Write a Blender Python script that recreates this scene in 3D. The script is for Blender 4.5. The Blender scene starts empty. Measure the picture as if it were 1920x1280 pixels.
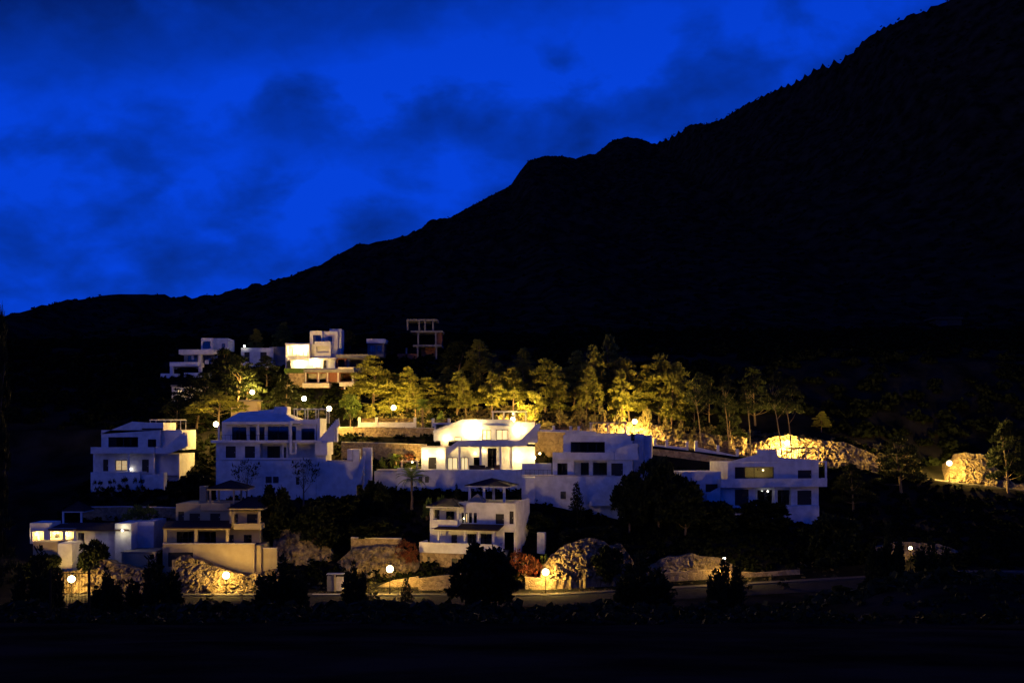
import bpy, math, random
import numpy as np
from mathutils import Vector

# ------------------------------------------------------------------ camera, sky, dusk light, exposure
sc = bpy.context.scene
col = sc.collection
F, HZ, CZ = 1900.0, 800.0, 40.0            # focal length in photo pixels, horizon row, eye height
cam_d = bpy.data.cameras.new('camera'); cam = bpy.data.objects.new('camera', cam_d); col.objects.link(cam)
cam.location = (0, 0, CZ); cam.rotation_euler = (math.radians(90), 0, 0)
cam_d.sensor_width = 36.0; cam_d.lens = 36.0 * F / 1920.0; cam_d.shift_y = (HZ - 640.0) / 1920.0
cam_d.clip_start = 0.1; cam_d.clip_end = 6000
sc.camera = cam

w = bpy.data.worlds.new('World'); sc.world = w; w.use_nodes = True
nt = w.node_tree; nt.nodes.clear()
def N(t, **k):
    n = nt.nodes.new(t)
    for a, b in k.items(): setattr(n, a, b)
    return n
def L(a, b): nt.links.new(a, b)
out = N('ShaderNodeOutputWorld'); bg = N('ShaderNodeBackground')
tc = N('ShaderNodeTexCoord'); sep = N('ShaderNodeSeparateXYZ'); L(tc.outputs['Generated'], sep.inputs[0])
zz = N('ShaderNodeMath', operation='MAXIMUM'); L(sep.outputs[2], zz.inputs[0]); zz.inputs[1].default_value = 0.0
za = N('ShaderNodeMath', operation='ADD'); L(zz.outputs[0], za.inputs[0]); za.inputs[1].default_value = 0.55
dx = N('ShaderNodeMath', operation='DIVIDE'); L(sep.outputs[0], dx.inputs[0]); L(za.outputs[0], dx.inputs[1])
dy = N('ShaderNodeMath', operation='DIVIDE'); L(sep.outputs[1], dy.inputs[0]); L(za.outputs[0], dy.inputs[1])
cmb = N('ShaderNodeCombineXYZ'); L(dx.outputs[0], cmb.inputs[0]); L(dy.outputs[0], cmb.inputs[1])
mp = N('ShaderNodeMapping'); L(cmb.outputs[0], mp.inputs[0])
mp.inputs['Location'].default_value = (5.7, 2.2, 0); mp.inputs['Rotation'].default_value = (0, 0, 0.35); mp.inputs['Scale'].default_value = (2.3, 2.6, 1)
n1 = N('ShaderNodeTexNoise'); L(mp.outputs[0], n1.inputs['Vector'])
n1.inputs['Scale'].default_value = 4.2; n1.inputs['Detail'].default_value = 6; n1.inputs['Roughness'].default_value = 0.5; n1.inputs['Distortion'].default_value = 0.2
def M(op, a, b=0.0):
    n = N('ShaderNodeMath', operation=op)
    for i, v in enumerate((a, b)):
        if isinstance(v, (int, float)): n.inputs[i].default_value = v
        else: L(v, n.inputs[i])
    return n.outputs[0]
az = M('ARCTAN2', sep.outputs[0], sep.outputs[1]); el = sep.outputs[2]
wob = M('MULTIPLY', M('SUBTRACT', n1.outputs['Fac'], 0.5), 0.10)
def bank(a0, e0, sa, se, k=0.0):
    u = M('DIVIDE', M('SUBTRACT', az, a0), sa)
    v = M('DIVIDE', M('SUBTRACT', M('ADD', el, wob), M('ADD', M('MULTIPLY', M('SUBTRACT', az, a0), k), e0)), se)
    return M('EXPONENT', M('MULTIPLY', M('ADD', M('MULTIPLY', u, u), M('MULTIPLY', v, v)), -1.0))
n2 = N('ShaderNodeTexNoise'); L(mp.outputs[0], n2.inputs['Vector']); n2.inputs['Scale'].default_value = 13.0; n2.inputs['Detail'].default_value = 5; n2.inputs['Roughness'].default_value = 0.55; n2.inputs['Distortion'].default_value = 0.4
fac = M('ADD', n1.outputs['Fac'], M('MULTIPLY', M('SUBTRACT', n2.outputs['Fac'], 0.5), 0.17))
for a0, e0, sa, se, k, am in ((-.14, .318, .42, .038, .142, .26), (.20, .375, .25, .03, .1, .12), (-.40, .365, .28, .05, .1, -.22), (-.20, .285, .14, .022, .1, -.13), (-.20, .235, .14, .03, 0, .17), (-.46, .255, .12, .02, 0, .07), (-.45, .10, .25, .05, 0, .10), (.27, .33, .16, .05, 0, -.09), (-.30, .20, .3, .05, 0, .04)):
    fac = M('ADD', fac, M('MULTIPLY', bank(a0, e0, sa, se, k), am))
r1 = N('ShaderNodeValToRGB'); L(fac, r1.inputs[0])
e = r1.color_ramp.elements
e[0].position = 0.28; e[0].color = (0.0008, 0.018, 0.215, 1)
e[1].position = 0.72; e[1].color = (0.0010, 0.048, 0.67, 1)
m = e.new(0.5); m.color = (0.0008, 0.031, 0.40, 1); m2 = e.new(0.08); m2.color = (0.0008, 0.005, 0.075, 1)
# darker towards the zenith, brighter towards the west horizon
gr = N('ShaderNodeMapRange'); L(sep.outputs[2], gr.inputs[0])
for i, v in enumerate((0.30, 0.85, 1.0, 0.30)): gr.inputs[i + 1].default_value = v
mul = N('ShaderNodeMix', data_type='RGBA', blend_type='MULTIPLY'); mul.inputs[0].default_value = 1
L(r1.outputs[0], mul.inputs[6]); L(gr.outputs[0], mul.inputs[7])
sky = N('ShaderNodeTexSky', sky_type='NISHITA'); sky.sun_disc = False
sky.sun_elevation = math.radians(1.0); sky.sun_rotation = math.radians(215); sky.altitude = 200
tint = N('ShaderNodeMix', data_type='RGBA', blend_type='MULTIPLY'); tint.inputs[0].default_value = 1
L(sky.outputs[0], tint.inputs[6]); tint.inputs[7].default_value = (0.0005, 0.004, 0.02, 1)
add = N('ShaderNodeMix', data_type='RGBA', blend_type='ADD'); add.inputs[0].default_value = 1
L(mul.outputs[2], add.inputs[6]); L(tint.outputs[2], add.inputs[7])
L(add.outputs[2], bg.inputs[0]); bg.inputs[1].default_value = 1.0; L(bg.outputs[0], out.inputs[0])

sun_d = bpy.data.lights.new('dusk_glow', 'SUN'); sun = bpy.data.objects.new('dusk_glow', sun_d); col.objects.link(sun)
sun_d.energy = 0.13; sun_d.angle = math.radians(40); sun_d.color = (1.0, 0.84, 0.74)
sun.rotation_euler = Vector((0.72, 0.68, -0.14)).to_track_quat('-Z', 'Y').to_euler()

vs = sc.view_settings; vs.view_transform = 'Standard'; vs.look = 'None'; vs.exposure = 0.0; vs.gamma = 1.0; vs.use_curve_mapping = False
sc.render.engine = 'CYCLES'
cy = sc.cycles
cy.use_denoising = True; cy.max_bounces = 5; cy.diffuse_bounces = 2; cy.glossy_bounces = 3; cy.transmission_bounces = 3; cy.transparent_max_bounces = 8
cy.sample_clamp_indirect = 3.0; cy.caustics_reflective = False; cy.caustics_refractive = False

# ------------------------------------------------------------------ helpers
random.seed(7)
def X(px, d): return (px - 960.0) / F * d
def Z(py, d): return CZ + (HZ - py) / F * d

MATS = {}
def mat(name, colr, rough=0.85, var=0.0, vscale=1.0, bump=0.0, bscale=8.0, col2=None, spec=0.3, metal=0.0, emit=None, es=0.0, voronoi=False, trans=0.0, coord='Object', rnd=0.0, wave=0):
    m = bpy.data.materials.new(name); m.use_nodes = True; t = m.node_tree
    p = t.nodes['Principled BSDF']; p.inputs['Base Color'].default_value = (*colr, 1); p.inputs['Roughness'].default_value = rough
    p.inputs['Specular IOR Level'].default_value = spec; p.inputs['Metallic'].default_value = metal
    tcn = t.nodes.new('ShaderNodeTexCoord')
    if emit: p.inputs['Emission Color'].default_value = (*emit, 1); p.inputs['Emission Strength'].default_value = es
    csock = None
    if var > 0 or col2:
        c2 = col2 or tuple(c * (1 - var) for c in colr)
        if voronoi:
            tx = t.nodes.new('ShaderNodeTexVoronoi'); tx.inputs['Scale'].default_value = vscale
            bw = t.nodes.new('ShaderNodeSeparateColor'); t.links.new(tx.outputs['Color'], bw.inputs[0]); fs = bw.outputs[0]
        else:
            tx = t.nodes.new('ShaderNodeTexNoise'); tx.inputs['Scale'].default_value = vscale; tx.inputs['Detail'].default_value = 5; tx.inputs['Roughness'].default_value = 0.6
            fs = tx.outputs['Fac']
        t.links.new(tcn.outputs[coord], tx.inputs['Vector'])
        rp = t.nodes.new('ShaderNodeValToRGB'); t.links.new(fs, rp.inputs[0])
        a, b = (0.1, 0.9) if voronoi else (0.36, 0.64)
        rp.color_ramp.elements[0].position = a; rp.color_ramp.elements[0].color = (*c2, 1)
        rp.color_ramp.elements[1].position = b; rp.color_ramp.elements[1].color = (*colr, 1)
        csock = rp.outputs[0]
        if rnd:
            oi = t.nodes.new('ShaderNodeObjectInfo'); hs = t.nodes.new('ShaderNodeHueSaturation')
            mr = t.nodes.new('ShaderNodeMapRange'); t.links.new(oi.outputs['Random'], mr.inputs[0]); mr.inputs[3].default_value = 1 - rnd; mr.inputs[4].default_value = 1 + rnd
            t.links.new(mr.outputs[0], hs.inputs['Value']); t.links.new(csock, hs.inputs['Color']); csock = hs.outputs[0]
        t.links.new(csock, p.inputs['Base Color'])
    if bump > 0:
        if voronoi:
            bx = t.nodes.new('ShaderNodeTexVoronoi'); bx.feature = 'DISTANCE_TO_EDGE'; bx.inputs['Scale'].default_value = vscale
            st = t.nodes.new('ShaderNodeMapRange'); t.links.new(bx.outputs['Distance'], st.inputs[0]); st.inputs[2].default_value = 0.12; hsock = st.outputs[0]
        elif wave:
            bx = t.nodes.new('ShaderNodeTexWave'); bx.inputs['Scale'].default_value = wave; hsock = bx.outputs['Fac']
        else:
            bx = t.nodes.new('ShaderNodeTexNoise'); bx.inputs['Scale'].default_value = bscale; bx.inputs['Detail'].default_value = 6; hsock = bx.outputs['Fac']
        t.links.new(tcn.outputs[coord], bx.inputs['Vector'])
        bn = t.nodes.new('ShaderNodeBump'); bn.inputs['Strength'].default_value = bump; bn.inputs['Distance'].default_value = 0.1
        t.links.new(hsock, bn.inputs['Height']); t.links.new(bn.outputs[0], p.inputs['Normal'])
    if trans > 0:
        o = t.nodes['Material Output']; tr = t.nodes.new('ShaderNodeBsdfTranslucent'); mx = t.nodes.new('ShaderNodeMixShader')
        mx.inputs[0].default_value = trans
        if csock: t.links.new(csock, tr.inputs[0])
        else: tr.inputs[0].default_value = (*colr, 1)
        t.links.new(p.outputs[0], mx.inputs[1]); t.links.new(tr.outputs[0], mx.inputs[2]); t.links.new(mx.outputs[0], o.inputs[0])
    MATS[name] = m; return m

mat('plaster', (0.72, 0.71, 0.69), 0.9, col2=(0.54, 0.53, 0.51), vscale=0.8, bump=0.12, bscale=5)
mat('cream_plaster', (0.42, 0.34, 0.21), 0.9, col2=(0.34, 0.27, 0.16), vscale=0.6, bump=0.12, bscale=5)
mat('coping', (0.55, 0.50, 0.46), 0.85, var=0.25, vscale=2)
mat('concrete', (0.22, 0.21, 0.20), 0.9, var=0.35, vscale=0.8, bump=0.15)
mat('brick', (0.22, 0.085, 0.045), 0.9, col2=(0.15, 0.06, 0.035), vscale=3.0, bump=0.2, bscale=9)
mat('roof_tile', (0.070, 0.035, 0.026), 0.8, col2=(0.045, 0.022, 0.018), vscale=3, bump=0.9, wave=5.0)
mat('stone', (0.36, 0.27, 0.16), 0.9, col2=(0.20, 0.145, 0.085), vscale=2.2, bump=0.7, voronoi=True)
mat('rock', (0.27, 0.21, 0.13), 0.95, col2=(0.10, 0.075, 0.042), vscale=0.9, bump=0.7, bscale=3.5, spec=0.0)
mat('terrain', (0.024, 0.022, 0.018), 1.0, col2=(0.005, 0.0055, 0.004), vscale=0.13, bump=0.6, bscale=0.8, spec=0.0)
mat('asphalt', (0.04, 0.038, 0.035), 1.0, spec=0.0, var=0.3, vscale=1.2, bump=0.2, bscale=20)
mat('pavement', (0.10, 0.09, 0.08), 1.0, spec=0.0, var=0.25, vscale=1.5)
mat('bark', (0.17, 0.12, 0.08), 0.95, var=0.5, vscale=6, bump=0.6, bscale=10)
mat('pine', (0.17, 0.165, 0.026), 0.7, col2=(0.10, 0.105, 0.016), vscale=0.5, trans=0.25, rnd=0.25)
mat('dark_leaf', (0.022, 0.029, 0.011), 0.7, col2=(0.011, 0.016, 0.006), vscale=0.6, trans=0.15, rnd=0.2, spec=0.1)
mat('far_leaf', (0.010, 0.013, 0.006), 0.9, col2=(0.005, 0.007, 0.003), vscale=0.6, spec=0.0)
mat('green_leaf', (0.11, 0.16, 0.025), 0.6, col2=(0.05, 0.08, 0.015), vscale=0.9, trans=0.3, rnd=0.15)
mat('red_leaf', (0.15, 0.03, 0.012), 0.7, col2=(0.07, 0.03, 0.01), vscale=1.2, trans=0.2)
mat('dry_shrub', (0.14, 0.11, 0.045), 0.8, col2=(0.06, 0.055, 0.02), vscale=1.0, trans=0.2, rnd=0.2)
mat('lawn', (0.07, 0.12, 0.02), 0.9, var=0.4, vscale=2, bump=0.5, bscale=12)
mat('metal_dark', (0.012, 0.012, 0.012), 0.9, spec=0.05)
mat('frame_dark', (0.03, 0.03, 0.035), 0.5)
mat('wood', (0.12, 0.065, 0.03), 0.7, var=0.4, vscale=4)
mat('shade_cloth', (0.06, 0.03, 0.03), 0.9, var=0.2, vscale=3)
mat('cushion', (0.035, 0.022, 0.02), 0.9, var=0.3, vscale=5)
mat('dark_door', (0.02, 0.018, 0.018), 0.5, var=0.2, vscale=3)
mat('curtain', (0.55, 0.5, 0.42), 0.9, var=0.2, vscale=4)
WARM = (1.0, 0.60, 0.12)
mat('globe', (1, 0.9, 0.7), 0.4, emit=(1.0, 0.80, 0.40), es=14)
mat('globe_white', (1, 1, 1), 0.4, emit=(1.0, 0.95, 0.80), es=10)
mat('lit_pane', (0.8, 0.7, 0.5), 0.4, emit=(1.0, 0.68, 0.26), es=0.45, col2=(0.5, 0.35, 0.2), vscale=2)
mat('lit_pane_bright', (0.8, 0.7, 0.5), 0.4, emit=(1.0, 0.78, 0.36), es=0.75)
def glass_mat():
    m = bpy.data.materials.new('glass'); m.use_nodes = True; t = m.node_tree; t.nodes.clear()
    o = t.nodes.new('ShaderNodeOutputMaterial'); mx = t.nodes.new('ShaderNodeMixShader')
    g = t.nodes.new('ShaderNodeBsdfGlossy'); g.inputs['Roughness'].default_value = 0.03; g.inputs['Color'].default_value = (0.75, 0.8, 0.85, 1)
    tr = t.nodes.new('ShaderNodeBsdfTransparent'); tr.inputs[0].default_value = (0.7, 0.72, 0.75, 1)
    fr = t.nodes.new('ShaderNodeFresnel'); fr.inputs[0].default_value = 1.9
    t.links.new(fr.outputs[0], mx.inputs[0]); t.links.new(tr.outputs[0], mx.inputs[1]); t.links.new(g.outputs[0], mx.inputs[2]); t.links.new(mx.outputs[0], o.inputs[0])
    MATS['glass'] = m
glass_mat()

class MB:
    def __init__(s): s.v = []; s.f = []
    def quadbox(s, c8):
        b = len(s.v); s.v += c8
        for q in ((0, 3, 2, 1), (4, 5, 6, 7), (0, 1, 5, 4), (1, 2, 6, 5), (2, 3, 7, 6), (3, 0, 4, 7)): s.f.append(tuple(b + i for i in q))
        return s
    def box(s, x0, x1, y0, y1, z0, z1):
        if x1 < x0: x0, x1 = x1, x0
        if y1 < y0: y0, y1 = y1, y0
        if z1 < z0: z0, z1 = z1, z0
        return s.quadbox([(x0, y0, z0), (x1, y0, z0), (x1, y1, z0), (x0, y1, z0), (x0, y0, z1), (x1, y0, z1), (x1, y1, z1), (x0, y1, z1)])
    def prism(s, pts, y0, y1):
        n = len(pts); b = len(s.v)
        a = sum(pts[i][0] * pts[(i + 1) % n][1] - pts[(i + 1) % n][0] * pts[i][1] for i in range(n))
        if a < 0: pts = pts[::-1]
        s.v += [(u, y0, z) for u, z in pts] + [(u, y1, z) for u, z in pts]
        s.f.append(tuple(b + i for i in range(n))); s.f.append(tuple(b + n + i for i in reversed(range(n))))
        for i in range(n):
            j = (i + 1) % n; s.f.append((b + i, b + n + i, b + n + j, b + j))
        return s
    def tube(s, pts, radii, n=7):
        b = len(s.v); P = [Vector(p) for p in pts]
        for i, p in enumerate(P):
            d = (P[min(i + 1, len(P) - 1)] - P[max(i - 1, 0)]).normalized()
            a = d.orthogonal().normalized(); c = d.cross(a)
            for k in range(n):
                t = 2 * math.pi * k / n; s.v.append(tuple(p + (a * math.cos(t) + c * math.sin(t)) * radii[i]))
        for i in range(len(P) - 1):
            for k in range(n):
                k2 = (k + 1) % n; s.f.append((b + i * n + k, b + i * n + k2, b + (i + 1) * n + k2, b + (i + 1) * n + k))
        s.f.append(tuple(b + k for k in reversed(range(n)))); s.f.append(tuple(b + (len(P) - 1) * n + k for k in range(n)))
        return s
    def sphere(s, c, r, nu=10, nv=7, sz=1.0):
        b = len(s.v); cx, cy_, cz_ = c
        for j in range(nv + 1):
            ph = math.pi * j / nv
            for i in range(nu):
                t = 2 * math.pi * i / nu; s.v.append((cx + r * math.sin(ph) * math.cos(t), cy_ + r * math.sin(ph) * math.sin(t), cz_ + r * sz * math.cos(ph)))
        for j in range(nv):
            for i in range(nu):
                i2 = (i + 1) % nu; s.f.append((b + j * nu + i, b + (j + 1) * nu + i, b + (j + 1) * nu + i2, b + j * nu + i2))
        return s
    def mesh(s, name, m):
        me = bpy.data.meshes.new(name); me.from_pydata(s.v, [], s.f); me.materials.append(MATS[m] if isinstance(m, str) else m); return me
    def build(s, name, m, parent=None, smooth=False):
        me = s.mesh(name, m)
        if smooth: me.polygons.foreach_set('use_smooth', [True] * len(me.polygons))
        return obj(name, me, parent)
def obj(name, me, parent=None, loc=None):
    o = bpy.data.objects.new(name, me); col.objects.link(o)
    if parent: o.parent = parent
    if loc: o.location = loc
    return o
def tag(o, label, cat=None, group=None, kind=None):
    o['label'] = label
    if cat: o['category'] = cat
    if group: o['group'] = group
    if kind: o['kind'] = kind
    return o
def thing(name, label, cat, loc, rz=0.0, group=None):
    o = bpy.data.objects.new(name, None); col.objects.link(o); o.location = loc; o.rotation_euler = (0, 0, rz); o.empty_display_size = 0.5
    return tag(o, label, cat, group)
def point(name, parent, loc, power, colr=WARM, r=0.3):
    d = bpy.data.lights.new(name, 'POINT'); d.energy = power; d.color = colr; d.shadow_soft_size = r
    o = bpy.data.objects.new(name, d); col.objects.link(o); o.parent = parent; o.location = loc; return o

# ------------------------------------------------------------------ noise
def _hash(ix, iy, seed):
    h = (ix * 374761393 + iy * 668265263 + seed * 1274126177) & 0xFFFFFFFF
    h = ((h ^ (h >> 13)) * 1274126177) & 0xFFFFFFFF
    return ((h ^ (h >> 16)) & 0xFFFF) / 65535.0
def vnoise(x, y, seed=0):
    x = np.asarray(x, float); y = np.asarray(y, float)
    ix = np.floor(x).astype(np.int64); iy = np.floor(y).astype(np.int64); fx = x - ix; fy = y - iy
    fx = fx * fx * (3 - 2 * fx); fy = fy * fy * (3 - 2 * fy)
    a = _hash(ix, iy, seed); b = _hash(ix + 1, iy, seed); c = _hash(ix, iy + 1, seed); d = _hash(ix + 1, iy + 1, seed)
    return (a * (1 - fx) + b * fx) * (1 - fy) + (c * (1 - fx) + d * fx) * fy
def fbm(x, y, scale, octv=4, seed=0, ridged=False):
    s = 0; amp = 1; tot = 0; f = 1.0 / scale
    for o in range(octv):
        n = vnoise(x * f, y * f, seed + o * 17)
        if ridged: n = 1 - abs(2 * n - 1)
        s = s + n * amp; tot += amp; amp *= 0.5; f *= 2.03
    return s / tot - 0.5

# ------------------------------------------------------------------ terrain: the village slope and the mountain behind it
CR = np.array([(-900,700),(-300,660),(-60,618),(0,612),(20,607),(80,580),(150,561),(220,551),(320,552),(380,556),(490,543),(540,518),(555,521),(562,525),(600,505),(640,478),(700,460),(780,437),(860,400),(958,347),(975,322),(990,303),(1020,292),(1050,292),(1080,298),(1105,288),(1115,290),(1150,262),(1180,260),(1205,263),(1225,270),(1240,262),(1290,234),(1330,230),(1350,223),(1400,192),(1480,155),(1545,118),(1600,95),(1612,78),(1640,58),(1700,30),(1770,2),(1850,-35),(2000,-90),(2400,-180),(3200,-250)], float)
DP = np.array([(-900,420),(0,520),(300,580),(560,800),(960,1050),(1150,1180),(1225,1150),(1300,1010),(1600,760),(1770,690),(2400,560),(3200,500)], float)
cd = np.interp(CR[:, 0], DP[:, 0], DP[:, 1]); cxs = (CR[:, 0] - 960) / F * cd; czs = CZ + (HZ - CR[:, 1]) / F * cd
PR = np.array([(-300,36),(-20,38.6),(0,38.3),(5,37.6),(12,36),(25,33.5),(60,28),(100,21.5),(118,17),(130,15.4),(136,15.6),(147,15.8),(152,17),(160,20),(166,24),(172,28.0),(180,30.5),(188,33.5),(194,37.0),(196.5,39.3),(206,39.5),(212,42),(225,46.5),(240,51.5),(255,57),(270,61)], float)
def sm(a, b, t):
    k = np.clip((t - a) / (b - a), 0, 1); return k * k * (3 - 2 * k)
def tz(x, y):
    x, y = np.broadcast_arrays(np.asarray(x, float), np.asarray(y, float))
    v = np.interp(y, PR[:, 0], PR[:, 1])
    v = v - 0.125 * np.clip(x - 4, 0, 125) * sm(158, 175, y) * (1 - sm(208, 262, y))
    v = v + 0.055 * np.clip(x - 5, 0, 60) * sm(118, 132, y) * (1 - sm(158, 170, y))
    v = v + 3.2 * sm(25, 42, x) * sm(78, 96, y) * (1 - sm(112, 126, y))
    yc = np.interp(x, cxs, cd); zc = np.interp(x, cxs, czs)
    t = np.clip((y - 270) / (yc - 270), 0, 1)
    z2 = 61 + (zc - 61) * t ** 1.25
    z2 = np.where(y > yc, zc - (y - yc) * 0.5, z2)
    h = np.where(y > 270, z2, v)
    road = sm(130, 135, y) * (1 - sm(149, 153, y)) + sm(192, 195, y) * (1 - sm(207, 210, y))
    amp_n = 0.5 * (1 - road) * sm(20, 60, y)
    far = sm(270, 420, y)
    near_crest = np.exp(-((y - yc) / 25.0) ** 2)
    rock = (0.25 + 0.75 * sm(-240, -60, x)) * fbm(x, y, 60, 5, 3, True) * 26 * far * (1 - 0.92 * near_crest) * np.clip(t * 2, 0, 1)
    fine = fbm(x, y, 9, 4, 9) * (5.0 * far * (1 - 0.75 * near_crest)) + fbm(x, y, 5, 4, 5) * amp_n * (1 - far)
    return h + np.where(y > yc, rock * 0.3, rock) - 2.0 * far * (1 - near_crest) + fine
def tzs(x, y): return float(tz(x, y))

def axis(segs):
    a = []
    for s, e_, st in segs: a += list(np.arange(s, e_, st))
    return np.array(a + [segs[-1][1]])
gx = axis([(-2500, -900, 160), (-900, -350, 12), (-350, -110, 3.2), (-110, 110, 1.6), (110, 420, 3.2), (420, 1000, 14), (1000, 2500, 160)])
gy = axis([(-300, 0, 25), (0, 90, 3), (90, 275, 1.4), (275, 520, 3.5), (520, 1260, 4.5), (1260, 1700, 25), (1700, 3500, 200)])
GX, GY = np.meshgrid(gx, gy)
GZ = tz(GX, GY)
nv_, nu_ = GX.shape
me = bpy.data.meshes.new('hillside')
me.vertices.add(nu_ * nv_); me.vertices.foreach_set('co', np.stack([GX, GY, GZ], -1).astype(np.float32).ravel())
I = np.arange(nu_ * nv_).reshape(nv_, nu_)
q = np.stack([I[:-1, :-1], I[:-1, 1:], I[1:, 1:], I[1:, :-1]], -1).reshape(-1, 4)
me.loops.add(q.size); me.loops.foreach_set('vertex_index', q.ravel().astype(np.int32))
me.polygons.add(len(q)); me.polygons.foreach_set('loop_start', np.arange(0, q.size, 4, dtype=np.int32)); me.polygons.foreach_set('loop_total', np.full(len(q), 4, dtype=np.int32))
me.polygons.foreach_set('use_smooth', np.ones(len(q), bool)); me.update(); me.materials.append(MATS['terrain'])
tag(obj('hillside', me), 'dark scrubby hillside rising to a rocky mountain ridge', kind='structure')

def ribbon(name, x0, x1, y0, y1, dz, m, label, thick=0.0, step=1.5):
    xs = np.arange(x0, x1 + step, step); ys = np.linspace(y0, y1, 6); b = MB()
    for y in ys:
        for x in xs: b.v.append((x, y, tzs(x, y) + dz))
    n = len(xs)
    for j in range(len(ys) - 1):
        for i in range(n - 1): b.f.append((j * n + i, j * n + i + 1, (j + 1) * n + i + 1, (j + 1) * n + i))
    if thick:
        k = len(b.v)
        for x in xs: b.v.append((x, y0, tzs(x, y0) - 0.3))
        for i in range(n - 1): b.f.append((k + i, k + i + 1, i + 1, i))
    return tag(b.build(name, m), label, kind='structure')
ribbon('road', -64, 110, 137.5, 145, 0.05, 'asphalt', 'lower village road running along the foot of the villas')
ribbon('pavement', -64, 110, 145.0, 146.6, 0.19, 'pavement', 'pavement with a kerb along the lower road', thick=1)
ribbon('upper_road', -75, 110, 197.8, 203.6, 0.06, 'asphalt', 'upper village road behind the second row of villas')
ribbon('upper_pavement', -75, 110, 203.6, 205.0, 0.20, 'pavement', 'kerbed pavement on the hill side of the upper road', thick=1)

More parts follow.
